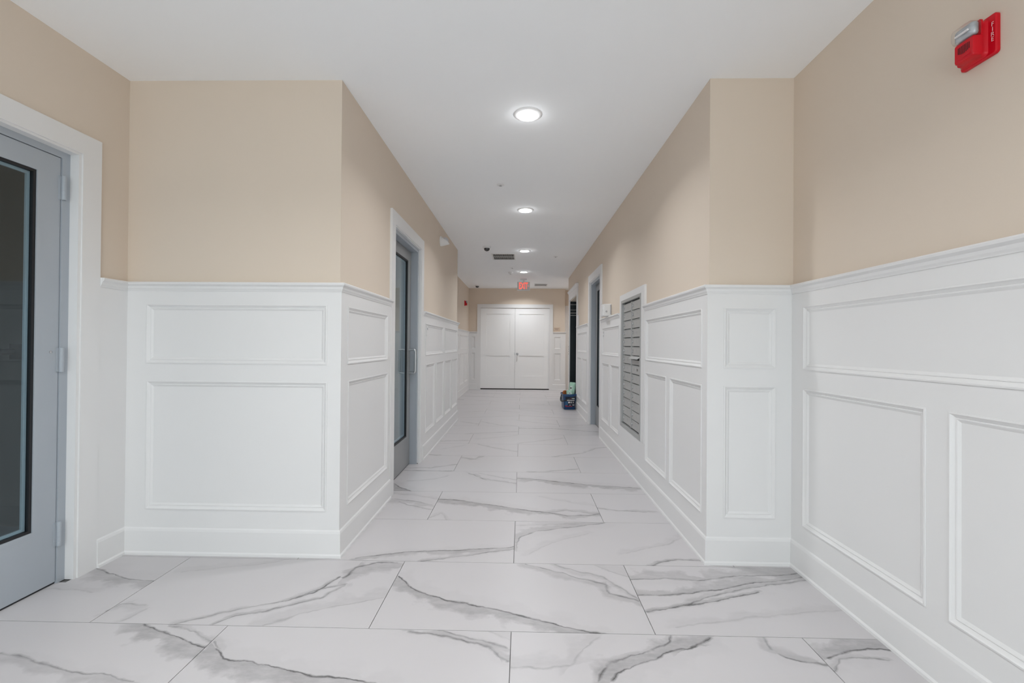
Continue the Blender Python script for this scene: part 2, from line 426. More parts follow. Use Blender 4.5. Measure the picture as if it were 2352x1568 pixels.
def vein_group():
    g = bpy.data.node_groups.new('vein_segment', 'ShaderNodeTree')
    for n, ty in (('P', 'NodeSocketVector'), ('A', 'NodeSocketVector'), ('B', 'NodeSocketVector'), ('W', 'NodeSocketFloat'), ('Strength', 'NodeSocketFloat'), ('Smear', 'NodeSocketFloat'), ('Sign', 'NodeSocketFloat'), ('Spread', 'NodeSocketFloat')):
        g.interface.new_socket(n, in_out='INPUT', socket_type=ty)
    g.interface.new_socket('Line', in_out='OUTPUT', socket_type='NodeSocketFloat')
    g.interface.new_socket('Soft', in_out='OUTPUT', socket_type='NodeSocketFloat')
    N, L = g.nodes, g.links
    gi = N.new('NodeGroupInput'); go = N.new('NodeGroupOutput')
    def vm(op, a, b=None):
        n = N.new('ShaderNodeVectorMath'); n.operation = op
        L.new(a, n.inputs[0])
        if b is not None: L.new(b, n.inputs[1])
        return n
    def mm(op, a, b=None, clamp=False):
        n = N.new('ShaderNodeMath'); n.operation = op; n.use_clamp = clamp
        for i, s in enumerate((a, b)):
            if s is None: continue
            if isinstance(s, (int, float)): n.inputs[i].default_value = s
            else: L.new(s, n.inputs[i])
        return n.outputs[0]
    ab = vm('SUBTRACT', gi.outputs['B'], gi.outputs['A']).outputs[0]
    ap = vm('SUBTRACT', gi.outputs['P'], gi.outputs['A']).outputs[0]
    t = mm('DIVIDE', vm('DOT_PRODUCT', ap, ab).outputs['Value'], vm('DOT_PRODUCT', ab, ab).outputs['Value'], True)
    sc = N.new('ShaderNodeVectorMath'); sc.operation = 'SCALE'; L.new(ab, sc.inputs[0]); L.new(t, sc.inputs['Scale'])
    d = vm('LENGTH', vm('SUBTRACT', ap, sc.outputs[0]).outputs[0]).outputs['Value']
    cz = N.new('ShaderNodeSeparateXYZ'); L.new(vm('CROSS_PRODUCT', ab, ap).outputs[0], cz.inputs[0])
    side = mm('GREATER_THAN', mm('MULTIPLY', cz.outputs['Z'], gi.outputs['Sign']), 0.0)
    def fall(width):
        r = mm('SUBTRACT', 1.0, mm('DIVIDE', d, width), True)
        return r
    ln = fall(gi.outputs['W'])
    L.new(mm('MULTIPLY', ln, gi.outputs['Strength']), go.inputs['Line'])
    sf = mm('MULTIPLY', fall(mm('MULTIPLY', gi.outputs['Smear'], gi.outputs['Spread'])), 2.2, True)
    sd = mm('MULTIPLY_ADD', side, 0.85); sd.node.inputs[2].default_value = 0.15
    L.new(mm('MULTIPLY', mm('MULTIPLY', sf, sd), gi.outputs['Strength']), go.inputs['Soft'])
    return g
VG = vein_group()
def warp_group():
    g = bpy.data.node_groups.new('marble_warp', 'ShaderNodeTree')
    g.interface.new_socket('Offset', in_out='INPUT', socket_type='NodeSocketVector')
    for n, ty in (('P', 'NodeSocketVector'), ('Blotch', 'NodeSocketFloat'), ('Cloud', 'NodeSocketFloat'), ('Width', 'NodeSocketFloat'), ('Spread', 'NodeSocketFloat'), ('Streak', 'NodeSocketFloat')):
        g.interface.new_socket(n, in_out='OUTPUT', socket_type=ty)
    N, L = g.nodes, g.links
    gi = N.new('NodeGroupInput'); go = N.new('NodeGroupOutput')
    tc = N.new('ShaderNodeTexCoord')
    sp = N.new('ShaderNodeSeparateXYZ'); L.new(tc.outputs['Object'], sp.inputs[0])
    cb = N.new('ShaderNodeCombineXYZ'); L.new(sp.outputs[0], cb.inputs[0]); L.new(sp.outputs[1], cb.inputs[1])
    off = N.new('ShaderNodeVectorMath'); off.operation = 'ADD'; L.new(cb.outputs[0], off.inputs[0]); L.new(gi.outputs[0], off.inputs[1])
    cur = cb.outputs[0]
    for s, a, det in ((5.0, 0.055, 2), (16.0, 0.026, 4), (55.0, 0.006, 3)):
        n = N.new('ShaderNodeTexNoise'); n.inputs['Scale'].default_value = s; n.inputs['Detail'].default_value = det
        L.new(off.outputs[0], n.inputs['Vector'])
        su = N.new('ShaderNodeVectorMath'); su.operation = 'SUBTRACT'; L.new(n.outputs['Color'], su.inputs[0]); su.inputs[1].default_value = (0.5, 0.5, 0.5)
        mu = N.new('ShaderNodeVectorMath'); mu.operation = 'MULTIPLY'; L.new(su.outputs[0], mu.inputs[0]); mu.inputs[1].default_value = (a, a, 0)
        ad = N.new('ShaderNodeVectorMath'); ad.operation = 'ADD'; L.new(cur, ad.inputs[0]); L.new(mu.outputs[0], ad.inputs[1])
        cur = ad.outputs[0]
    L.new(cur, go.inputs['P'])
    st = N.new('ShaderNodeVectorMath'); st.operation = 'MULTIPLY'; L.new(off.outputs[0], st.inputs[0]); st.inputs[1].default_value = (6, 14, 1)
    n = N.new('ShaderNodeTexNoise'); n.inputs['Scale'].default_value = 1.6; n.inputs['Detail'].default_value = 6; n.inputs['Roughness'].default_value = 0.65
    L.new(st.outputs[0], n.inputs['Vector'])
    mr = N.new('ShaderNodeMapRange'); mr.inputs[1].default_value = 0.3; mr.inputs[2].default_value = 0.7; mr.inputs[3].default_value = 0.35
    L.new(n.outputs['Fac'], mr.inputs[0]); L.new(mr.outputs[0], go.inputs['Blotch'])
    n2 = N.new('ShaderNodeTexNoise'); n2.inputs['Scale'].default_value = 2.2; n2.inputs['Detail'].default_value = 3
    L.new(off.outputs[0], n2.inputs['Vector']); L.new(n2.outputs['Fac'], go.inputs['Cloud'])
    n3 = N.new('ShaderNodeTexNoise'); n3.inputs['Scale'].default_value = 7.0; n3.inputs['Detail'].default_value = 2
    L.new(off.outputs[0], n3.inputs['Vector'])
    m3 = N.new('ShaderNodeMapRange'); m3.inputs[1].default_value = 0.3; m3.inputs[2].default_value = 0.75; m3.inputs[3].default_value = 0.0035; m3.inputs[4].default_value = 0.015
    L.new(n3.outputs['Fac'], m3.inputs[0]); L.new(m3.outputs[0], go.inputs['Width'])
    n4 = N.new('ShaderNodeTexNoise'); n4.inputs['Scale'].default_value = 9.0; n4.inputs['Detail'].default_value = 5
    L.new(off.outputs[0], n4.inputs['Vector'])
    m4 = N.new('ShaderNodeMapRange'); m4.inputs[1].default_value = 0.3; m4.inputs[2].default_value = 0.7; m4.inputs[3].default_value = 0.25; m4.inputs[4].default_value = 1.45
    L.new(n4.outputs['Fac'], m4.inputs[0]); L.new(m4.outputs[0], go.inputs['Spread'])
    n5 = N.new('ShaderNodeTexNoise'); n5.inputs['Scale'].default_value = 13.0; n5.inputs['Detail'].default_value = 3
    L.new(off.outputs[0], n5.inputs['Vector'])
    m5 = N.new('ShaderNodeMapRange'); m5.inputs[1].default_value = 0.35; m5.inputs[2].default_value = 0.65; m5.inputs[3].default_value = 0.35; m5.inputs[4].default_value = 1.0
    L.new(n5.outputs['Fac'], m5.inputs[0]); L.new(m5.outputs[0], go.inputs['Streak'])
    return g
WG = warp_group()
TILE_COL = (0.56, 0.541, 0.548); TILE_COL2 = (0.532, 0.514, 0.521); VEIN_COL = (0.105, 0.101, 0.101)
def tile_material(veins, seed):
    m, t, b = nt('marble_tile')
    N, L = t.nodes, t.links
    w = N.new('ShaderNodeGroup'); w.node_tree = WG
    w.inputs[0].default_value = (seed * 3.17 % 40, seed * 7.9 % 40, 0)
    def mx(a, b2):
        if a is None: return b2
        n = N.new('ShaderNodeMath'); n.operation = 'MAXIMUM'; L.new(a, n.inputs[0]); L.new(b2, n.inputs[1]); return n.outputs[0]
    ln = sf = None
    for s, sm, pts in veins:
        for a, c in zip(pts[:-1], pts[1:]):
            g = N.new('ShaderNodeGroup'); g.node_tree = VG
            L.new(w.outputs['P'], g.inputs['P'])
            g.inputs['A'].default_value = (*a, 0); g.inputs['B'].default_value = (*c, 0)
            g.inputs['Strength'].default_value = s
            L.new(w.outputs['Width'], g.inputs['W']); L.new(w.outputs['Spread'], g.inputs['Spread'])
            g.inputs['Smear'].default_value = max(0.03, abs(sm) * 2.0)
            sg = 1.0 if sm >= 0 else -1.0
            if c[0] < a[0]: sg = -sg
            g.inputs['Sign'].default_value = sg
            ln = mx(ln, g.outputs['Line']); sf = mx(sf, g.outputs['Soft'])
    cl = N.new('ShaderNodeMix'); cl.data_type = 'RGBA'
    cl.inputs[6].default_value = (*TILE_COL, 1); cl.inputs[7].default_value = (*TILE_COL2, 1)
    L.new(w.outputs['Cloud'], cl.inputs[0])
    last = cl.outputs[2]
    if ln is not None:
        mu = N.new('ShaderNodeMath'); mu.operation = 'MULTIPLY'; L.new(sf, mu.inputs[0]); L.new(w.outputs['Blotch'], mu.inputs[1])
        m2 = N.new('ShaderNodeMath'); m2.operation = 'MULTIPLY'; L.new(mu.outputs[0], m2.inputs[0]); m2.inputs[1].default_value = 0.50
        l2 = N.new('ShaderNodeMath'); l2.operation = 'MULTIPLY'; L.new(ln, l2.inputs[0]); L.new(w.outputs['Streak'], l2.inputs[1])
        ad = N.new('ShaderNodeMath'); ad.operation = 'ADD'; ad.use_clamp = True; L.new(m2.outputs[0], ad.inputs[0]); L.new(l2.outputs[0], ad.inputs[1])
        f = N.new('ShaderNodeMix'); f.data_type = 'RGBA'; f.inputs[7].default_value = (*VEIN_COL, 1)
        L.new(last, f.inputs[6]); L.new(ad.outputs[0], f.inputs[0]); last = f.outputs[2]
    L.new(last, b.inputs['Base Color'])
    b.inputs['Roughness'].default_value = 0.34
    b.inputs['Specular IOR Level'].default_value = 0.36
    return m

def random_veins(rng):
    out = []
    for k in range(2):
        y = rng.uniform(-0.2, 0.2); sl = rng.choice((-1, 1)) * rng.uniform(0.05, 0.16)
        pts = [(x, y + sl * x + rng.uniform(-0.02, 0.02)) for x in (-0.6, -0.2, 0.2, 0.6)]
        out.append((rng.uniform(0.4, 0.9), rng.choice((-0.05, 0.04, -0.03)), pts))
    return out
rng = random.Random(3)
GENERIC = [tile_material(random_veins(rng), 50 + i) for i in range(5)]
row0 = math.floor((YE - TY0) / TD)
tn = 0
for r in range(row0, 19):
    y0, y1 = TY0 + r * TD, TY0 + (r + 1) * TD
    shift = TL / 2 if r % 2 == 0 else 0.0
    for c in range(-5, 5):
        x0 = TX0 + shift + c * TL; x1 = x0 + TL
        rects = []
        for a0, a1, b0, b1 in REG:
            q = (max(x0 + G, a0), min(x1 - G, a1), max(y0 + G, b0), min(y1 - G, b1))
            if q[1] - q[0] > 0.004 and q[3] - q[2] > 0.004: rects.append(q)
        if not rects: continue
        cx, cy = (x0 + x1) / 2, (y0 + y1) / 2
        mb = MB()
        for q in rects: mb.box(q[0] - cx, q[1] - cx, q[2] - cy, q[3] - cy, -0.006, 0.0)
        vs = []
        for s, sm, pts in VEINS:
            for a, b in zip(pts[:-1], pts[1:]):
                mx_, my_ = (a[0] + b[0]) / 2, (a[1] + b[1]) / 2
                if x0 - 0.02 < mx_ < x1 + 0.02 and y0 - 0.02 < my_ < y1 + 0.02:
                    vs.append((s, sm, [(a[0] - cx, a[1] - cy), (b[0] - cx, b[1] - cy)]))
        far = y0 > 9.6
        if vs or (y0 > 1.2 and not far): m = tile_material(vs, tn)
        else: m = GENERIC[tn % 5]
        o = mb.build('floor_tile', m, None, local=True)
        o.parent = FLOOR
        o.location = Vector((cx, cy, 0)) - Vector(FLOOR.location)
        tn += 1

# ------------------------------------------------------------------ wainscot: rails, stiles, recessed panels with mouldings
NB = 0.015
Z0P, Z1P, Z2P, Z3P = 0.257, 0.998, 1.097, 1.440
MOULD = [(0, NB - 0.003), (0, NB + 0.004), (0.006, NB + 0.005), (0.010, NB + 0.001), (0.020, NB - 0.006), (0.0225, NB - 0.0035), (0.026, NB - 0.0045), (0.036, 0.004), (0.036, 0.002)]
def panel(mp, u0, u1, z0, z1, parent):
    MB(mp).box(u0 - 0.004, u1 + 0.004, 0.0, 0.0045, z0 - 0.004, z1 + 0.004).build('panel', M['white'], parent)
    vs = []; fs = []; n = len(MOULD)
    for (su, sz) in ((0, 0), (1, 0), (1, 1), (0, 1)):
        for d, h in MOULD:
            vs.append((u0 + d if su == 0 else u1 - d, h, z0 + d if sz == 0 else z1 - d))
    for k in range(4):
        a, b = k * n, ((k + 1) % 4) * n
        for i in range(n - 1): fs.append((a + i, a + i + 1, b + i + 1, b + i))
        fs.append((a + n - 1, a, b, b + n - 1))
    MB(mp).add(vs, fs).build('panel_moulding', M['white'], parent)

def wainscot(parent, mp, u0, u1, top=(), low=(), ztop=RAIL_Z - 0.004, zlow=0.0):
    """board frame between u0 and u1 with top and low rows of panels"""
    def bd(name, a, b, c, d): MB(mp).box(a, b, 0.0, NB, c, d).build(name, M['white'], parent)
    if not top and not low: bd('board', u0, u1, zlow, ztop); return
    bd('rail', u0, u1, Z3P, ztop)
    bd('rail', u0, u1, Z1P, Z2P)
    bd('rail', u0, u1, zlow, Z0P)
    for row, za, zb in ((top, Z2P, Z3P), (low, Z0P, Z1P)):
        e = u0
        for a, b in row:
            bd('stile', e, a, za, zb); e = b
        bd('stile', e, u1, za, zb)
        for a, b in row: panel(mp, a, b, za, zb, parent)

wainscot(W_LN, map_left_lobby, D1[1], YF - 0.0)
wainscot(W_LF, map_face, XLN + NB, XL + NB, [(-2.172, -1.116)], [(-2.166, -1.112)])
wainscot(W_L, map_left, YF, D2[0], [(2.70, 3.512)], [(2.715, 3.525)])
wainscot(W_L, map_left, D2[1], YLE, [(4.905, 6.01), (6.145, 7.315)], [(4.93, 5.43), (5.54, 6.06), (6.17, 6.69), (6.79, 7.335)])
MB(lambda u, n, z: (u, YLE + n, z)).box(XREC + NB, XL + NB, 0.0, NB, 0.0, RAIL_Z - 0.004).build('board', M['white'], W_LE)
wainscot(W_REC, map_rec, YLE + NB, YB - NB, [(7.6, 8.95), (9.1, 10.45), (10.62, 12.2)], [(7.6, 8.2), (8.35, 8.95), (9.1, 9.7), (9.85, 10.45), (10.62, 11.36), (11.48, 12.2)])
wainscot(W_B, map_back, XREC, -1.215, [(-1.37, -1.262)], [(-1.37, -1.262)])
wainscot(W_B, map_back, 0.842, XBR + NB, [(0.872, 1.06)], [(0.872, 1.06)])
wainscot(W_R, map_right, YF, 3.925, [(2.68, 3.885)], [(2.68, 3.252), (3.335, 3.885)])
wainscot(W_R, map_right, 4.91, D3[0], [(4.955, 5.985)], [(4.935, 5.415), (5.51, 5.99)])
wainscot(W_R, map_right, D3[1], 8.68, [(7.375, 8.62)], [(7.375, 7.95), (8.09, 8.62)])
MB(map_right).box(3.925, 4.91, 0.0, NB, 0.0, 0.388).build('board', M['white'], W_R)
wainscot(W_RF, map_face, XR - NB, XRN - NB, [(1.138, 1.428)], [(1.138, 1.428)])
wainscot(W_RN, map_right_lobby, YE, YF, [(-2.55, -0.88), (-0.79, 0.82), (0.91, 2.50)], [(-2.55, -1.76), (-1.67, -0.88), (-0.79, -0.03), (0.06, 0.82), (0.91, 1.657), (1.75, 2.50)])
wainscot(W_LN, map_left_lobby, YE, D1[0], [(-2.4, -0.7), (-0.55, 1.1)], [(-2.4, -1.6), (-1.5, -0.7), (-0.55, 0.22), (0.33, 1.1)])

def sweep(name, prof, path, material, closed_ends=True):
    """profile (out, z) along a plan polyline; the room lies to the right of travel; mitred corners"""
    pts = [Vector(p) for p in path]; n = len(pts); m = len(prof)
    vs = []; fs = []
    for i, p in enumerate(pts):
        ns = []
        if i > 0: d = (p - pts[i - 1]).normalized(); ns.append(Vector((d.y, -d.x)))
        if i < n - 1: d = (pts[i + 1] - p).normalized(); ns.append(Vector((d.y, -d.x)))
        if len(ns) == 1: off = ns[0]
        else:
            s = ns[0] + ns[1]; off = s / (1 + ns[0].dot(ns[1]))
        for o_, z in prof: q = p + off * o_; vs.append((q.x, q.y, z))
    for i in range(n - 1):
        for k in range(m):
            j = (k + 1) % m
            fs.append((i * m + k, i * m + j, (i + 1) * m + j, (i + 1) * m + k))
    fs.append(tuple(range(m))); fs.append(tuple(range((n - 1) * m, n * m)))
    return MB().add(vs, fs).build(name, M[material])

RAILP = [(0, RAIL_Z - 0.05), (NB + 0.003, RAIL_Z - 0.05), (NB + 0.005, RAIL_Z - 0.044), (NB + 0.010, RAIL_Z - 0.036), (NB + 0.013, RAIL_Z - 0.024), (NB + 0.024, RAIL_Z - 0.014), (NB + 0.026, RAIL_Z - 0.005), (NB + 0.022, RAIL_Z), (0, RAIL_Z)]
BASEP = [(NB, 0.0), (NB + 0.017, 0.0), (NB + 0.016, 0.012), (NB + 0.010, 0.020), (NB + 0.009, 0.134), (NB + 0.006, 0.146), (NB, 0.153)]
L_RUN1 = [(XLN, D1[1]), (XLN, YF), (XL, YF), (XL, D2[0])]
L_RUN2 = [(XL, D2[1]), (XL, YLE), (XREC, YLE), (XREC, YB), (-1.215, YB)]
B_RUN = [(0.842, YB), (XBR, YB), (XBR, YB + 0.10)]
R_RUN1 = [(XR, 8.68), (XR, D3[1])]
R_RUN2 = [(XR, D3[0]), (XR, 4.91)]
R_RUN3 = [(XR, 3.925), (XR, YF), (XRN, YF), (XRN, YE)]
R_BASE = [(XR, D3[0]), (XR, YF), (XRN, YF), (XRN, YE)]
L_RUN0 = [(XLN, YE), (XLN, D1[0])]
for i, (run, lab) in enumerate(((L_RUN0, 'white chair rail on the lobby wall behind the grey door'), (L_RUN1, 'white chair rail wrapping the left corner up to the glazed door'),
                                (L_RUN2, 'white chair rail past the glazed door on the left'), (B_RUN, 'short white chair rail right of the double doors'),
                                (R_RUN1, 'white chair rail between elevator and grey door'), (R_RUN2, 'white chair rail between grey door and mailboxes'), (R_RUN3, 'white chair rail wrapping the right corner beside the mailboxes'))):
    struct(sweep('trim_%d' % (i + 1), RAILP, run, 'white'), lab, 'trim')
for nm, run in (('baseboard_left_lobby', L_RUN0), ('baseboard_left', L_RUN1), ('baseboard_left_far', L_RUN2), ('baseboard_back', B_RUN), ('baseboard_right_far', R_RUN1), ('baseboard_right', R_BASE)):
    struct(sweep(nm, BASEP, run, 'white'), 'white baseboard with shoe moulding, ' + nm.replace('baseboard_', '').replace('_', ' ') + ' wall', 'baseboard')

# ------------------------------------------------------------------ glazed steel doors
def glazed_door(name, mp, d, nl, label, hinge_far=True, pulls=True, leafmat='steel', frame_n=-0.030, bar=False, stile=0.112):
    root = empty(name, mp((d[0] + d[1]) / 2, nl - 0.02, 0.0)); struct(root, label, 'door')
    u0, u1 = d
    # white casing: two legs and a head
    cz = 2.298
    cs = []
    for nm, a, b, c, e in (('casing', u0, u0 + 0.105, 0.0, cz - 0.105), ('casing', u1 - 0.105, u1, 0.0, cz - 0.105), ('casing', u0, u1, cz - 0.105, cz)):
        MB(mp).box(a, b, 0.0, 0.018, c, e).build(nm, M['white'], root)
    i0, i1, iz = u0 + 0.105, u1 - 0.105, cz - 0.105
    mb = MB(mp)                                            # stepped bead inside the casing
    mb.box(i0, i0 + 0.015, frame_n, 0.010, 0, iz).box(i1 - 0.015, i1, frame_n, 0.010, 0, iz).box(i0 + 0.015, i1 - 0.015, frame_n, 0.010, iz - 0.012, iz)
    mb.build('casing_bead', M['white'], root)
    j0, j1, jz = i0 + 0.008, i1 - 0.008, iz - 0.006
    mb = MB(mp)
    mb.box(j0, j0 + 0.047, -0.16, frame_n, 0, jz).box(j1 - 0.047, j1, -0.16, frame_n, 0, jz).box(j0 + 0.047, j1 - 0.047, -0.16, frame_n, jz - 0.038, jz)
    mb.build('steel_frame', M['steel'], root)
    l0, l1, lz0, lz1 = j0 + 0.050, j1 - 0.050, 0.010, jz - 0.041
    mb = MB(mp)
    mb.box(l0 - 0.0025, l0, nl - 0.03, nl - 0.006, 0, lz1 + 0.002).box(l1, l1 + 0.0025, nl - 0.03, nl - 0.006, 0, lz1 + 0.002).box(l0, l1, nl - 0.03, nl - 0.006, lz1, lz1 + 0.0028)
    mb.build('door_seal', M['gasket'], root)
    g0, g1, gz0, gz1 = l0 + stile, l1 - stile, 0.300, 2.046
    leaf = MB(mp)
    t = nl - 0.045
    leaf.box(l0, g0, t, nl, lz0, lz1).box(g1, l1, t, nl, lz0, lz1).box(g0, g1, t, nl, lz0, gz0).box(g0, g1, t, nl, gz1, lz1)
    leaf = leaf.build('door_leaf', M[leafmat], root)
    mb = MB(mp)                                            # glazing stop around the pane, standing a hair proud
    def ring(mb, a, b, c, e, w, n0, n1):
        mb.box(a, a + w, n0, n1, c, e).box(b - w, b, n0, n1, c, e).box(a + w, b - w, n0, n1, c, c + w).box(a + w, b - w, n0, n1, e - w, e)
    ring(mb, g0 - 0.022, g1 + 0.022, gz0 - 0.022, gz1 + 0.022, 0.022, nl, nl + 0.0015)
    mb.build('glazing_stop', M[leafmat], leaf)
    mb = MB(mp); ring(mb, g0, g1, gz0, gz1, 0.013, nl - 0.034, nl - 0.004); mb.build('gasket', M['gasket'], leaf)
    mb = MB(mp); ring(mb, g0 + 0.013, g1 - 0.013, gz0 + 0.013, gz1 - 0.013, 0.014, nl - 0.032, nl - 0.022); mb.build('spacer_bar', M['spacer'], leaf)
    MB(mp).box(g0 + 0.013, g1 - 0.013, nl - 0.018, nl - 0.013, gz0 + 0.013, gz1 - 0.013).build('glass_pane', M['glass'], leaf)
    MB(mp).box(l0, l1, t, nl - 0.004, 0.001, lz0).build('door_sweep', M['gasket'], leaf)
    if hinge_far is not None:
        hu = l1 + 0.004 if hinge_far else l0 - 0.004
        for z in (0.248, 1.126, 1.997):
            h = MB(mp)
            h.lathe((hu + 0.004, nl + 0.010, z - 0.061), 2, [(0.0098, 0), (0.0105, 0.002), (0.0105, 0.024), (0.0099, 0.0245), (0.0105, 0.025), (0.0105, 0.048), (0.0099, 0.0485), (0.0105, 0.049), (0.0105, 0.073), (0.0099, 0.0735), (0.0105, 0.074), (0.0105, 0.120), (0.0098, 0.122)], 14)
            h.box(hu - 0.014, hu + 0.002, nl, nl + 0.004, z - 0.060, z + 0.060)
            h.build('hinge', M['steel'], root, smooth=True)
    if pulls:
        pu = l1 - 0.058 if pulls == 'far' else l0 + 0.058
        for sgn, nn in ((1, nl), (-1, t)):
            pts = []
            za, zb, ext, rr = 0.928, 1.162, 0.066, 0.022
            pts.append((pu, nn, za))
            for k in range(6):
                a = math.pi / 2 * k / 5
                pts.append((pu, nn + sgn * (ext - rr + rr * math.sin(a)), za + rr - rr * math.cos(a)))
            for k in range(6):
                a = math.pi / 2 * k / 5
                pts.append((pu, nn + sgn * (ext - rr + rr * math.cos(a)), zb - rr + rr * math.sin(a)))
            pts.append((pu, nn, zb))
            MB(mp).tube(pts, 0.0115, 12).build('pull_handle', M['chrome'], leaf, smooth=True)
    if bar:
        b = MB(mp).tube([(g0 - 0.03, t - 0.07, 1.168), (g1 + 0.03, t - 0.07, 1.168)], 0.016, 12)
        b.box(g1 + 0.005, g1 + 0.05, t - 0.085, t, 1.13, 1.205).box(g0 - 0.05, g0 - 0.005, t - 0.085, t, 1.13, 1.205)
        b.build('push_bar', M['black'], leaf, smooth=True)
        MB(mp).box(g0 + 0.1, g1 - 0.20, t - 0.06, t - 0.004, 1.965, 2.035).build('door_closer', M['black'], leaf, bevel=0.004)
        MB(mp).lathe((g1 + 0.075, nl + 0.0005, 1.166), 1, [(0.007, 0), (0.007, 0.002), (0.004, 0.003)], 12).build('screw_cap', M['chrome'], leaf)
    return root
glazed_door('door_1', map_left_lobby, D1, -0.042, 'wide grey-blue steel door with large dark glass and white casing, far left', True, None, 'steel', -0.036, bar=True)
glazed_door('door_2', map_left, D2, -0.082, 'grey glazed door with steel pull handle in the left corridor wall', None, 'far', 'steel_shaded', -0.012)
glazed_door('door_3', map_right, D3, -0.082, 'grey steel door deep in white casing between mailboxes and elevator', None, None, 'steel_shaded', -0.012)

# ------------------------------------------------------------------ white double doors in the end wall
root = empty('door_4', map_back(-0.187, -0.02, 0)); struct(root, 'white two-panel double doors in the end wall', 'door')
for a, b, c, e in ((-1.215, -1.118, 0, 2.213), (0.745, 0.842, 0, 2.213), (-1.215, 0.842, 2.213, 2.313)):
    MB(map_back).box(a, b, 0.0, 0.020, c, e).build('casing', M['white'], root)
for s, (a, b, p0, p1) in enumerate(((-1.122, -0.1895, -0.963, -0.325), (-0.1855, 0.749, -0.068, 0.594))):
    mb = MB(map_back)
    zt = 2.209
    mb.box(a, p0, -0.045, -0.006, 0.026, zt).box(p1, b, -0.045, -0.006, 0.026, zt)
    for c, e in ((0.026, 0.367), (0.917, 1.10), (2.046, zt)): mb.box(p0, p1, -0.045, -0.006, c, e)
    leaf = mb.build('door_leaf', M['wdoor'], root)
    for c, e in ((0.367, 0.917), (1.10, 2.046)):
        MB(map_back).box(p0, p1, -0.040, -0.019, c, e).build('door_panel', M['wdoor'], leaf)
    hx = a - 0.004 if s == 0 else b + 0.004
    for z in (0.30, 1.12, 1.95):
        MB(map_back).lathe((hx, 0.0, z - 0.05), 2, [(0.008, 0), (0.008, 0.1)], 10).build('hinge', M['chrome'], leaf)
    if s:
        MB(map_back).lathe((-0.122, -0.006, 0.966), 1, [(0.033, 0), (0.033, 0.006), (0.014, 0.010), (0.012, 0.03), (0.026, 0.042), (0.029, 0.055), (0.022, 0.066), (0.006, 0.069)], 20).build('knob', M['chrome'], leaf, smooth=True)
    else:
        MB(map_back).box(-0.200, -0.1905, -0.0065, -0.003, 0.93, 1.0).build('strike_plate', M['chrome'], leaf)
MB(map_back).box(-1.125, 0.752, -0.12, -0.115, 0.0, 2.215).build('gap_shade_sheet', M['dark'], root)
MB(map_back).box(-1.118, 0.745, -0.11, -0.01, 0.0, 0.006).build('threshold_shade', M['dark'], root)
# white casing of a door on the deeper wall, right of the end wall
root = empty('door_5', map_back2(1.7, 0, 0)); struct(root, 'white casing of a door half hidden right of the end wall', 'door')
MB(map_back2).box(1.172, 1.282, 0.0, 0.02, 0, 2.20).build('casing', M['white'], root)
MB(map_back2).box(2.21, 2.32, 0.0, 0.02, 0, 2.20).build('casing', M['white'], root)
MB(map_back2).box(1.172, 2.32, 0.0, 0.02, 2.20, 2.31).build('casing', M['white'], root)
MB(map_back2).box(1.282, 2.21, 0.0, 0.008, 0.01, 2.20).build('door_leaf', M['wdoor'], root)

# ------------------------------------------------------------------ elevator entrance
root = empty('door_6', map_right(9.45, 0, 0)); struct(root, 'elevator entrance with white crowned casing and dark steel jambs', 'door')
MB(map_right).box(8.68, 8.80, 0.0, 0.020, 0, 2.19).build('casing', M['white'], root)
MB(map_right).box(10.10, 10.22, 0.0, 0.020, 0, 2.19).build('casing', M['white'], root)
MB(map_right).box(8.68, 10.22, 0.0, 0.022, 2.19, 2.345).build('head_casing', M['white'], root)
MB(map_right).prism([(0.0, 2.335), (0.024, 2.335), (0.030, 2.35), (0.048, 2.375), (0.050, 2.392), (0.0, 2.392)], 0, 8.645, 10.255).build('crown_cap', M['white'], root)
MB(map_right).box(10.085, 10.10, -0.20, 0.0, 0.0, 2.185).build('jamb', M['elev'], root)
MB(map_right).box(8.80, 8.815, -0.20, 0.0, 0.0, 2.185).build('jamb', M['elev'], root)
MB(map_right).box(8.815, 10.085, -0.14, 0.0, 2.172, 2.1895).build('soffit', M['paint'], root)
MB(map_right).box(8.815, 9.46, -0.185, -0.16, 0.002, 2.17).build('sliding_panel', M['elev'], root)
MB(map_right).box(9.465, 10.085, -0.20, -0.17, 0.002, 2.17).build('sliding_panel', M['elev'], root)
for z, w in ((2.10, 0.012), (1.985, 0.010), (1.915, 0.014), (1.865, 0.012)):
    MB(map_right).box(10.081, 10.085, -0.165, -0.004, z, z + w).build('reflection_strip', M['elev_glint'], root)  # pale strips imitate ceiling lights mirrored in the dark jamb
mb = MB(map_right).box(10.135, 10.185, 0.020, 0.024, 0.98, 1.22)
pl_ = mb.build('button_plate', M['plastic'], root)
for z in (1.02, 1.08, 1.13, 1.18):
    MB(map_right).lathe((10.16, 0.024, z), 1, [(0.010, 0), (0.010, 0.004)], 12).build('button', M['black'], pl_)
o = MB(map_right).box(8.52, 8.64, 0.0, 0.028, 1.575, 1.775).build('hall_indicator', M['plastic'], None, bevel=0.004)
tag(o, 'white plastic indicator plate beside the elevator casing', 'wall plate')

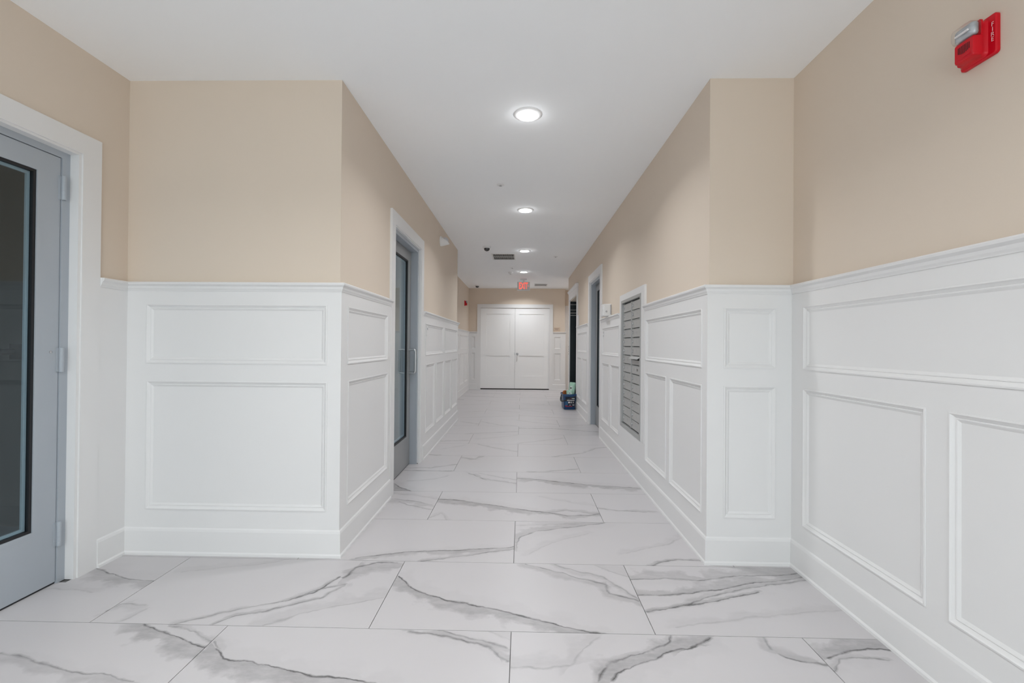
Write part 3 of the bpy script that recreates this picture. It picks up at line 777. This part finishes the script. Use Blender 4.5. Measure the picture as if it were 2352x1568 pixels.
# ------------------------------------------------------------------ mailboxes
mx = empty('mailbox_unit', map_right(4.44, 0.0, 0.385)); tag(mx, 'grey metal wall mailbox unit with two columns of locked doors', 'mailbox')
mu0, mu1, mz0, mz1 = 4.035, 4.845, 0.385, 1.685
mb = MB(map_right)
mb.box(mu0, mu0 + 0.042, -0.02, 0.020, mz0, mz1).box(mu1 - 0.042, mu1, -0.02, 0.020, mz0, mz1)
mb.box(mu0 + 0.042, mu1 - 0.042, -0.02, 0.020, mz0, mz0 + 0.036).box(mu0 + 0.042, mu1 - 0.042, -0.02, 0.020, mz1 - 0.030, mz1)
mb.build('outer_frame', M['mail'], mx, bevel=0.0015)
MB(map_right).box(mu0 + 0.01, mu1 - 0.01, -0.10, -0.012, mz0 + 0.01, mz1 - 0.01).build('cabinet_back', M['dark'], mx)
a0, a1 = mu0 + 0.045, mu1 - 0.045
c0, c1 = mz0 + 0.046, mz1 - 0.040
mid = (a0 + a1) / 2
mb = MB(map_right).box(mid - 0.013, mid + 0.013, -0.012, 0.008, c0, c1).box(a1 - 0.012, a1, -0.012, 0.008, c0, c1).box(a0, a0 + 0.012, -0.012, 0.008, c0, c1)
mb.build('mullion', M['mail'], mx)
ph = (c1 - c0) / 14
for col, (u0, u1) in enumerate(((a0 + 0.012, mid - 0.013), (mid + 0.013, a1 - 0.012))):
    for k in range(14):
        zt = c1 - k * ph; zb = zt - ph
        if col == 0 and k == 6:
            s = MB(map_right).box(u0, u1, -0.010, 0.001, zb + 0.002, zb + 0.046).build('mail_slot_plate', M['maild'], mx)
            f = MB(map_right).prism([(0.001, zt - 0.004), (0.006, zt - 0.004), (0.036, zt - 0.027), (0.036, zt - 0.030), (0.001, zt - 0.009)], 0, u0 + 0.004, u1 + 0.0).build('slot_hood', M['maild'], s)
            continue
        dr = MB(map_right).box(u0 + 0.0015, u1 - 0.0015, -0.010, 0.002, zb + 0.003, zt - 0.004).build('mailbox_door', M['maild'], mx, bevel=0.001, seg=1)
        MB(map_right).prism([(0.002, zt - 0.013), (0.005, zt - 0.011), (0.006, zt - 0.006), (0.002, zt - 0.004)], 0, u0 + 0.002, u1 - 0.002).build('door_lip', M['mail'], dr)
        if col == 0 and k == 7:
            rot = Matrix(((0, 0, -1, 0), (-1, 0, 0, 0), (0, 1, 0, 0), (0, 0, 0, 1)))
            p = Vector(map_right((u0 + u1) / 2 - 0.04, 0.0026, (zt + zb) / 2)) - Vector(mx.location)
            text_mesh('lettering', 'OM', 0.034, 0.0004, M['darkink'], dr, Matrix.Translation(p) @ rot)
            p = Vector(map_right(u1 - 0.09, 0.0026, (zt + zb) / 2)) - Vector(mx.location)
            text_mesh('lettering', '1', 0.034, 0.0004, M['darkink'], dr, Matrix.Translation(p) @ rot)
            continue
        lu, lz = u1 - 0.040, (zt + zb) / 2 + 0.002
        lk = MB(map_right).lathe((lu, 0.002, lz), 1, [(0.015, 0), (0.015, 0.004), (0.011, 0.006), (0.010, 0.010)], 14).build('lock', M['chrome'], dr, smooth=True)
        MB(map_right).lathe((lu, 0.012, lz), 1, [(0.004, 0), (0.004, 0.0006)], 8).build('keyhole', M['black'], dr)
        w = 0.010 if (col == 1 or k not in (11, 13)) else 0.055
        MB(map_right).box((u0 + u1) / 2 - w - 0.01, (u0 + u1) / 2 + w - 0.01, 0.002, 0.0026, lz - 0.012, lz + 0.012).build('number_tag', M['mail'], dr)
# white surround of the mailboxes
mt = empty('trim_8', map_right(4.44, 0, 0.3)); struct(mt, 'white flat surround framing the mailboxes', 'trim')
for a, b, c, e in ((3.925, 4.035, 0.388, 1.745), (4.845, 4.91, 0.388, 1.745), (4.035, 4.845, 1.685, 1.745)):
    MB(map_right).box(a, b, 0.0, 0.0178, c, e).build('surround_board', M['white'], mt)

# ------------------------------------------------------------------ small fittings on the walls
t = thing('control_box', 'white plastic control box on the chair rail beside the grey door', 'control box', map_right(5.53, 0.0, RAIL_Z + 0.002))
MB(map_right).box(5.44, 5.62, 0.001, 0.098, RAIL_Z + 0.002, RAIL_Z + 0.145).build('housing', M['plastic'], t, bevel=0.006)
MB(map_right).box(5.475, 5.62, 0.098, 0.103, RAIL_Z + 0.012, RAIL_Z + 0.085).build('front_cover', M['plastic'], t, bevel=0.002)
MB(map_right).lathe((5.4405, 0.062, RAIL_Z + 0.055), 0, [(0.012, -0.005), (0.012, 0.002)], 14).build('key_switch', M['greypl'], t)
MB(map_right).box(5.4385, 5.442, 0.006, 0.020, RAIL_Z + 0.02, RAIL_Z + 0.135).build('dark_edge', M['greypl'], t)

def outlet(mp, u, z, label, kind):
    t = thing('wall_outlet', label, 'outlet', mp(u, 0.0045, z))
    MB(mp).box(u - 0.037, u + 0.037, 0.0046, 0.010, z - 0.059, z + 0.059).build('cover_plate', M['plastic'], t, bevel=0.002)
    for dz in ((0.022, -0.022) if kind == 2 else (0.022,)):
        s = MB(mp).box(u - 0.017, u + 0.017, 0.010, 0.0115, z + dz - 0.014, z + dz + 0.014).build('socket', M['greypl'], t, bevel=0.001)
        for du in (-0.007, 0.007): MB(mp).box(u + du - 0.0015, u + du + 0.0015, 0.0115, 0.0119, z + dz - 0.004, z + dz + 0.006).build('slot', M['black'], s)
outlet(map_right, 5.92, 1.362, 'white outlet on the panel between the grey door and the mailboxes', 2)
outlet(map_left, 5.03, 1.365, 'white plate on the panel just past the glazed door', 1)

# rounded white sensor high on the left corridor wall
t = thing('wall_sensor', 'rounded white sensor high on the left corridor wall', 'sensor', map_left(5.83, 0.0, 2.535))
MB(map_left).lathe((5.83, 0.0, 2.535), 1, [(0.062, 0.0), (0.064, 0.008), (0.058, 0.02), (0.045, 0.024)], 24).build('mounting_base', M['plastic'], t, smooth=True)
vs = []; fs = []
seg = 24
for i in range(seg + 1):                                   # open cup below the eyeball
    a = math.pi * (0.92 + 1.16 * i / seg)
    for rr, nn in ((0.064, 0.018), (0.060, 0.085), (0.052, 0.098), (0.046, 0.085), (0.048, 0.018)):
        vs.append((5.83 + rr * math.cos(a), nn if nn < 0.05 else nn * (0.45 + 0.75 * max(0.0, -math.sin(a)) ** 0.45), 2.535 + rr * math.sin(a) + (0.0 if nn < 0.05 else 0.016)))
for i in range(seg):
    for k in range(5):
        j = (k + 1) % 5
        fs.append((i * 5 + k, i * 5 + j, (i + 1) * 5 + j, (i + 1) * 5 + k))
fs.append((0, 1, 2, 3, 4)); fs.append(tuple(seg * 5 + k for k in range(5)))
MB(map_left).add(vs, fs).build('cup', M['plastic'], t, smooth=True)
prof = [(max(0.002, 0.045 * math.sin(math.pi * k / 14)), 0.045 * (1 - math.cos(math.pi * k / 14))) for k in range(15)]
MB(map_left).lathe((5.83, 0.014, 2.540), 1, prof, 22).build('eyeball', M['greyball'], t, smooth=True)

# ------------------------------------------------------------------ fire alarm strobe
def strobe(root, mp, u, z, near=-1, detail=True):
    """near: sign of the u side that carries the lettering"""
    def poly(w, h, r):
        pts = []
        for cx, cz, a0 in ((w - r, h - r, 0), (-(w - r), h - r, 90), (-(w - r), -(h - r), 180), (w - r, -(h - r), 270)):
            for k in range(5):
                a = math.radians(a0 + 22.5 * k); pts.append((cx + r * math.cos(a), cz + r * math.sin(a)))
        return pts
    def loft(layers, name, material, bev=0):
        vs = []; fs = []; m = len(layers[0][0])
        for pts, n, cu, cz in layers:
            vs += [(u + cu + p[0], n, z + cz + p[1]) for p in pts]
        for k in range(len(layers) - 1):
            for i in range(m):
                j = (i + 1) % m
                fs.append((k * m + i, k * m + j, (k + 1) * m + j, (k + 1) * m + i))
        fs.append(tuple(range(m))); e = (len(layers) - 1) * m; fs.append(tuple(range(e, e + m)))
        return MB(mp).add(vs, fs).build(name, material, root, smooth=True)
    s = -near
    loft([(poly(0.061, 0.066, 0.010), 0.0005, 0, 0), (poly(0.061, 0.066, 0.010), 0.010, 0, 0), (poly(0.058, 0.063, 0.008), 0.0135, 0, 0)], 'back_plate', M['red'])
    loft([(poly(0.047, 0.062, 0.012), 0.013, s * 0.011, 0), (poly(0.044, 0.059, 0.012), 0.017, s * 0.011, 0), (poly(0.042, 0.057, 0.012), 0.024, s * 0.011, 0), (poly(0.041, 0.056, 0.012), 0.032, s * 0.011, 0)], 'pedestal', M['red'])
    cu = -0.001 * s
    loft([(poly(0.034, 0.033, 0.005), 0.030, cu, -0.024), (poly(0.0335, 0.0325, 0.005), 0.056, cu, -0.024), (poly(0.031, 0.030, 0.005), 0.060, cu, -0.024)], 'body', M['red'])
    loft([(poly(0.034, 0.027, 0.005), 0.030, cu, 0.033), (poly(0.034, 0.027, 0.005), 0.0362, cu, 0.033)], 'strobe_seat', M['red'])
    if detail:
        mb = MB(mp)
        for k in range(8):
            x = u + cu - 0.021 + k * 0.0054
            hh = 0.012 + 0.007 * math.sin(math.pi * (k + 0.5) / 8)
            mb.box(x, x + 0.0024, 0.0595, 0.0607, z - 0.014 - hh, z - 0.010 + 0.3 * hh)
        mb.build('grille_slots', M['reddark'], root)
        MB(mp).box(u + cu - 0.023, u + cu + 0.023, 0.0595, 0.0612, z - 0.047, z - 0.040).build('nameplate_rib', M['red'], root, bevel=0.0005)
    loft([(poly(0.0355, 0.026, 0.012), 0.036, cu, 0.033), (poly(0.0355, 0.026, 0.012), 0.064, cu, 0.033), (poly(0.030, 0.020, 0.010), 0.074, cu, 0.033)], 'strobe_lens', M['clear'])
    MB(mp).box(u + cu - 0.0345, u + cu + 0.0345, 0.0385, 0.0615, z + 0.012, z + 0.0565).build('reflector', M['strobe'], root, bevel=0.009, smooth=True)
    MB(mp).tube([(u + cu - 0.022, 0.067, z + 0.032), (u + cu + 0.022, 0.067, z + 0.032)], 0.0035, 8).build('flash_tube', M['ink'], root, smooth=True)
    return root
zc = 2.241
fa = thing('fire_alarm', 'large red fire alarm with clear strobe lens and white lettering on the right lobby wall', 'fire alarm', map_right_lobby(1.560, 0, zc - 0.066))
strobe(fa, map_right_lobby, 1.560, zc)
rot = Matrix(((0, 0, -1, 0), (-1, 0, 0, 0), (0, 1, 0, 0), (0, 0, 0, 1)))
for k, ch in enumerate('FIRE'):
    p = Vector(map_right_lobby(1.5105, 0.0139, zc + 0.0305 - k * 0.0163)) - Vector(fa.location)
    text_mesh('lettering', ch, 0.0205, 0.0003, M['ink'], fa, Matrix.Translation(p) @ rot, 0.95, -0.0004)
fb = thing('fire_alarm', 'small distant red fire alarm on the set-back wall by the double doors', 'fire alarm', map_rec(11.55, 0, 2.18))
strobe(fb, map_rec, 11.55, 2.254, detail=False)

# ------------------------------------------------------------------ sign beside the double doors
t = thing('room_sign', 'small tan sign with two lines of lettering right of the double doors', 'sign', map_back(0.953, 0.0, 1.59))
MB(map_back).box(0.866, 1.040, 0.0005, 0.006, 1.588, 1.692).build('plate', M['tanplate'], t, bevel=0.0015)
def bars(u0, u1, z0, z1, n, rngs):
    mb = MB(map_back); r = random.Random(rngs); u = u0
    while u < u1:
        w = r.uniform(0.004, 0.009); mb.box(u, min(u + w, u1), 0.006, 0.0066, z0, z1); u += w + 0.003
    mb.build('lettering', M['darkink'], t)
bars(0.888, 1.000, 1.655, 1.668, 10, 1); bars(0.905, 0.985, 1.622, 1.635, 7, 2)

# ------------------------------------------------------------------ ceiling fittings
def downlight(x, y, label):
    t = thing('ceiling_light', label, 'ceiling light', (x, y, H), group='round ceiling lights')
    MB().lathe((x, y, H - 0.009), 2, [(0.074, 0.0), (0.084, 0.001), (0.092, 0.005), (0.094, 0.0088)], 40).build('trim_ring', M['trim_w'], t, smooth=True)
    MB().lathe((x, y, H - 0.0155), 2, [(0.060, 0.0), (0.069, 0.002), (0.071, 0.006)], 40).build('lens', M['lens'], t, smooth=True)
    l = bpy.data.lights.new('ceiling_light_lamp', 'AREA'); l.shape = 'DISK'; l.size = 0.13; l.energy = LAMP_W; l.spread = math.radians(142); l.color = LAMP_COL
    lo = bpy.data.objects.new('lamp', l); COL.objects.link(lo); lo.parent = t; lo.location = (0, 0, -0.019)
    l2 = bpy.data.lights.new('ceiling_light_glow', 'POINT'); l2.energy = LAMP_W * 0.035; l2.color = LAMP_COL; l2.shadow_soft_size = 0.02
    lo2 = bpy.data.objects.new('lamp', l2); COL.objects.link(lo2); lo2.parent = t; lo2.location = (0, 0, -0.058)
    return t
for x, y, lb in ((0.028, 3.02, 'largest nearest round ceiling light, glowing white, in the corridor'), (0.030, 5.17, 'second round ceiling light along the corridor'),
                 (0.034, 7.42, 'third round ceiling light, next to the air vent'), (0.030, 9.58, 'fourth round ceiling light, just before the exit sign'),
                 (0.030, 11.75, 'round ceiling light hidden behind the exit sign'), (0.028, 0.87, 'round ceiling light above the camera in the lobby'),
                 (-1.25, 0.87, 'unseen round ceiling light placed to brighten the left lobby wall'), (0.028, -1.50, 'round ceiling light near the entrance'), (-1.25, -1.50, 'unseen round ceiling light added by the entrance to brighten the lobby'), (-2.25, 4.35, 'unseen round ceiling light added in the side room to brighten the door glass'), (2.0, 11.6, 'unseen round ceiling light added in the side passage to brighten the far end')):
    downlight(x, y, lb)  # left lobby, side room and passage lamps are unseen, added to brighten

def sprinkler(x, y, label):
    t = thing('sprinkler', label, 'sprinkler', (x, y, H), group='concealed ceiling sprinklers')
    MB().lathe((x, y, H - 0.006), 2, [(0.030, 0), (0.038, 0.003), (0.040, 0.0058)], 24).build('cover_plate', M['plastic'], t, smooth=True)
    MB().lathe((x, y, H - 0.016), 2, [(0.012, 0), (0.014, 0.004), (0.006, 0.010)], 14).build('deflector', M['greypl'], t, smooth=True)
sprinkler(-0.213, 4.355, 'small white sprinkler between the first two ceiling lights')
sprinkler(0.571, 7.905, 'small white sprinkler right of the third ceiling light')
sprinkler(-0.200, 9.10, 'small white sprinkler before the smoke detector')

def dome_camera(x, y, label):
    t = thing('dome_camera', label, 'camera', (x, y, H), group='ceiling dome cameras')
    MB().lathe((x, y, H - 0.028), 2, [(0.060, 0), (0.064, 0.006), (0.066, 0.0278)], 28).build('mount', M['plastic'], t, smooth=True)
    pr = [(max(0.002, 0.046 * math.cos(math.radians(a))), -0.046 * math.sin(math.radians(a))) for a in range(90, -1, -10)]
    MB().lathe((x, y, H - 0.029), 2, pr, 26).build('dome', M['dome'], t, smooth=True)
dome_camera(-0.555, 7.12, 'white ceiling camera with dark dome beside the air vent')
dome_camera(-1.155, 11.75, 'small ceiling camera with dark dome in the far left corner')

t = thing('smoke_detector', 'round white smoke detector left of the fourth ceiling light', 'smoke detector', (-0.245, 9.62, H))
MB().lathe((-0.245, 9.62, H - 0.045), 2, [(0.020, 0), (0.032, 0.004), (0.040, 0.016), (0.052, 0.022), (0.055, 0.0448)], 28).build('housing', M['plastic'], t, smooth=True)
MB().lathe((-0.245, 9.62, H - 0.050), 2, [(0.016, 0), (0.021, 0.005)], 20).build('sensing_cap', M['greypl'], t, smooth=True)

def vent(x0, x1, y0, y1, label):
    t = thing('air_vent', label, 'air vent', ((x0 + x1) / 2, (y0 + y1) / 2, H), group='ceiling air vents')
    b = 0.022
    mb = MB().box(x0, x1, y0, y0 + b, H - 0.008, H - 0.0003).box(x0, x1, y1 - b, y1, H - 0.008, H - 0.0003).box(x0, x0 + b, y0 + b, y1 - b, H - 0.008, H - 0.0003).box(x1 - b, x1, y0 + b, y1 - b, H - 0.008, H - 0.0003)
    mb.box(x0 + b, x1 - b, (y0 + y1) / 2 - 0.008, (y0 + y1) / 2 + 0.008, H - 0.008, H - 0.0003)
    mb.build('frame', M['plastic'], t)
    MB().box(x0 + b, x1 - b, y0 + b, y1 - b, H - 0.0012, H - 0.0003).build('duct_shade', M['dark'], t)
    n = int((x1 - x0 - 2 * b) / 0.0165)
    me = None
    for k in range(n):
        x = x0 + b + (k + 0.5) * (x1 - x0 - 2 * b) / n
        if me is None:
            o = MB().prism([(-0.0045, -0.0012), (-0.0033, -0.0012), (0.0042, -0.0075), (0.0030, -0.0075)], 1, y0 + b - (y0 + y1) / 2, y1 - b - (y0 + y1) / 2).build('slat', M['greypl'], t, local=True)
            me = o.data
        else:
            o = bpy.data.objects.new('slat', me); COL.objects.link(o); o.parent = t
        o.location = (x - (x0 + x1) / 2, 0, 0)
vent(-0.525, -0.120, 7.66, 8.20, 'white louvred air vent in front of the smoke detector')
vent(0.300, 0.640, 11.45, 11.85, 'far white air vent right of the exit sign')

# exit sign hung from the ceiling
ex, ey = 0.030, 10.60
t = thing('exit_sign', 'lit EXIT sign with red letters hanging from the ceiling', 'exit sign', (ex, ey, H))
MB().box(ex - 0.075, ex + 0.075, ey - 0.01, ey + 0.05, H - 0.028, H - 0.0005).build('canopy', M['plastic'], t, bevel=0.003)
MB().box(ex - 0.02, ex + 0.02, ey + 0.01, ey + 0.03, H - 0.075, H - 0.027).build('stem', M['plastic'], t)
MB().box(ex - 0.148, ex + 0.148, ey, ey + 0.042, H - 0.270, H - 0.070).build('housing', M['plastic'], t, bevel=0.004)
MB().box(ex - 0.140, ex + 0.140, ey - 0.002, ey + 0.001, H - 0.263, H - 0.077).build('faceplate', M['exitp'], t)
rotf = Matrix(((1, 0, 0, 0), (0, 0, -1, 0), (0, 1, 0, 0), (0, 0, 0, 1)))
text_mesh('lettering', 'EXIT', 0.205, 0.001, M['exit'], t, Matrix.Translation((-0.004, -0.003, -0.170)) @ rotf, 0.50, 0.006)
MB().add([(ex + 0.110, ey - 0.0035, H - 0.155), (ex + 0.110, ey - 0.0035, H - 0.185), (ex + 0.130, ey - 0.0035, H - 0.170), (ex + 0.110, ey - 0.002, H - 0.155), (ex + 0.110, ey - 0.002, H - 0.185), (ex + 0.130, ey - 0.002, H - 0.170)],
         [(0, 1, 2), (3, 5, 4), (0, 3, 4, 1), (1, 4, 5, 2), (2, 5, 3, 0)]).build('chevron', M['exit'], t)

# ------------------------------------------------------------------ unseen entrance glazing, widened so daylight brightens the ceiling
root = empty('window_1', (-0.385, YE - 0.06, 0.05)); struct(root, 'unseen glazed entrance behind the camera, widened for more daylight', 'window')
for x in (-2.185, -0.993, 0.173, 1.365):
    MB().box(x, x + 0.05, YE - 0.09, YE - 0.03, 0.05, 2.65).build('mullion', M['steel'], root)
for z in (0.05, 2.60):
    for x in (-2.135, -0.943, 0.223): MB().box(x, x + 1.142, YE - 0.09, YE - 0.03, z, z + 0.05).build('transom', M['steel'], root)
for x in (-2.135, -0.943, 0.223): MB().box(x, x + 1.142, YE - 0.063, YE - 0.057, 0.10, 2.60).build('glass_pane', M['glass'], root)

# ------------------------------------------------------------------ caddy bucket with cleaning supplies
bk = thing('cleaning_bucket', 'navy blue rectangular bucket with printed label standing by the elevator', 'bucket', (0.905, 8.86, 0.001), math.radians(3.0))
def rrect(w, d, r, k=4):
    pts = []
    for cx, cy, a0 in ((w - r, d - r, 0), (-(w - r), d - r, 90), (-(w - r), -(d - r), 180), (w - r, -(d - r), 270)):
        for i in range(k + 1):
            a = math.radians(a0 + 90.0 * i / k); pts.append((cx + r * math.cos(a), cy + r * math.sin(a)))
    return pts
lay = [(0.100, 0.165, 0.0), (0.106, 0.172, 0.012), (0.118, 0.190, 0.245), (0.126, 0.199, 0.250), (0.128, 0.201, 0.290), (0.122, 0.195, 0.292), (0.114, 0.186, 0.25), (0.102, 0.168, 0.012)]
vs = []; fs = []; m = 20
for w, d, z in lay: vs += [(p[0], p[1], z) for p in rrect(w, d, 0.018)]
for k in range(len(lay) - 1):
    for i in range(m):
        j = (i + 1) % m; fs.append((k * m + i, k * m + j, (k + 1) * m + j, (k + 1) * m + i))
fs.append(tuple(range(m))); fs.append(tuple(range((len(lay) - 1) * m, len(lay) * m)))
MB().add(vs, fs).build('bucket_body', M['blue'], bk, smooth=True, local=True)
def lab(x0, x1, z0, z1, mt_, nm, lift=0.0):
    def yb(z): return -(0.172 + (0.190 - 0.172) * (z - 0.012) / 0.233) - 0.0010 - lift
    e = 0.0008
    vs = [(x0, yb(z0), z0), (x1, yb(z0), z0), (x1, yb(z1), z1), (x0, yb(z1), z1)]
    vs += [(x, y + e, z) for x, y, z in vs]
    MB().add(vs, [(0, 1, 2, 3), (7, 6, 5, 4), (0, 4, 5, 1), (1, 5, 6, 2), (2, 6, 7, 3), (3, 7, 4, 0)]).build(nm, mt_, bk, local=True)
lab(-0.085, 0.098, 0.055, 0.240, M['bluelab'], 'label')
lab(-0.085, -0.035, 0.075, 0.155, M['bluelight'], 'label_print', 0.0006)
lab(-0.080, -0.055, 0.058, 0.080, M['redink'], 'label_print', 0.0012)
lab(-0.055, 0.045, 0.058, 0.066, M['redink'], 'label_print', 0.0012)
lab(-0.005, 0.045, 0.205, 0.214, M['redink'], 'label_print', 0.0006)
lab(0.035, 0.090, 0.203, 0.218, M['greenl'], 'label_print', 0.0012)
r = random.Random(5); x = -0.055
while x < 0.085:
    w = r.uniform(0.008, 0.016); lab(x, min(x + w, 0.088), 0.168, 0.184 + r.uniform(-0.002, 0.002), M['ink'], 'label_print', 0.0008); x += w + 0.004
for x0, x1 in ((-0.030, 0.004), (0.014, 0.040), (0.058, 0.074)): lab(x0, x1, 0.122, 0.152, M['ink'] if x0 < 0 else M['greypl'], 'label_print', 0.0008)
lab(0.052, 0.086, 0.078, 0.098, M['greypl'], 'label_print', 0.0008); lab(-0.010, 0.020, 0.082, 0.090, M['greenl'], 'label_print', 0.0008)
# chain-like black handle hanging over the left front edge
pts = [(-0.128, 0.02, 0.262)] + [(-0.136 - 0.020 * math.sin(math.pi * k / 10), 0.02 - 0.022 * k, 0.262 - 0.085 * math.sin(math.pi * 0.5 * min(1.0, k / 5.0)) - 0.002 * k) for k in range(1, 10)]
pts += [(-0.120, -0.200, 0.165), (-0.06, -0.207, 0.190), (0.02, -0.212, 0.225), (0.10, -0.212, 0.250), (0.128, -0.16, 0.262), (0.136, 0.0, 0.268)]
MB().tube(pts, 0.010, 10).build('handle', M['black'], bk, smooth=True, local=True)
for k in range(2, 9):
    p = pts[k]; MB().lathe((p[0], p[1], p[2]), 2, [(0.008, -0.013), (0.0155, -0.008), (0.0155, 0.008), (0.008, 0.013)], 10).build('handle_grip', M['black'], bk, smooth=True, local=True)
MB().box(0.120, 0.140, -0.05, 0.05, 0.20, 0.300).build('handle_lug', M['black'], bk, bevel=0.006, local=True)

# supplies inside: sit on each other and on the bucket floor
bx, by = 0.905, 8.86
t = tag(MB().lathe((bx - 0.062, by + 0.0, 0.060), 1, [(0.02, -0.075), (0.058, -0.070), (0.062, 0.0), (0.058, 0.07), (0.02, 0.075)], 20, 1.0).build('scrub_sponge', M['brown'], None, smooth=True), 'rust brown round sponge sticking out of the bucket, left side', 'sponge')
t.scale = (0.85, 0.9, 1.0); t.location.z = 0.224; 
def wipes(name, loc, rot, size, label):
    t = thing(name, label, 'wipes pack', loc)
    t.rotation_euler = rot
    w, d, h = size
    lay = [(w * 0.80, d * 0.80, -h), (w, d, -h * 0.45), (w * 1.0, d * 1.0, h * 0.45), (w * 0.80, d * 0.80, h)]
    vs = []; fs = []
    for a, b, z in lay: vs += [(p[0], p[1], z) for p in rrect(a, b, min(a, b) * 0.25)]
    for k in range(3):
        for i in range(20):
            j = (i + 1) % 20; fs.append((k * 20 + i, k * 20 + j, (k + 1) * 20 + j, (k + 1) * 20 + i))
    fs.append(tuple(range(20))); fs.append(tuple(range(60, 80)))
    MB().add(vs, fs).build('pouch', M['green'], t, smooth=True, local=True)
    MB().box(-w * 0.45, w * 0.45, -d * 0.40, d * 0.35, h - 0.001, h + 0.004).build('flip_lid', M['greenl'], t, bevel=0.002, local=True)
    MB().box(-w * 0.3, w * 0.2, -d * 0.1, d * 0.1, h + 0.004, h + 0.0048).build('print', M['black'], t, local=True)
wipes('wipes_pack', (bx + 0.010, by - 0.110, 0.295), (math.radians(62), 0, math.radians(6)), (0.055, 0.065, 0.028), 'mint green wipes pack lying at the front of the bucket')
wipes('wipes_pack', (bx + 0.075, by + 0.03, 0.385), (math.radians(78), math.radians(0), math.radians(-52)), (0.075, 0.115, 0.026), 'tall mint green wipes pack leaning upright against the wall in the bucket')
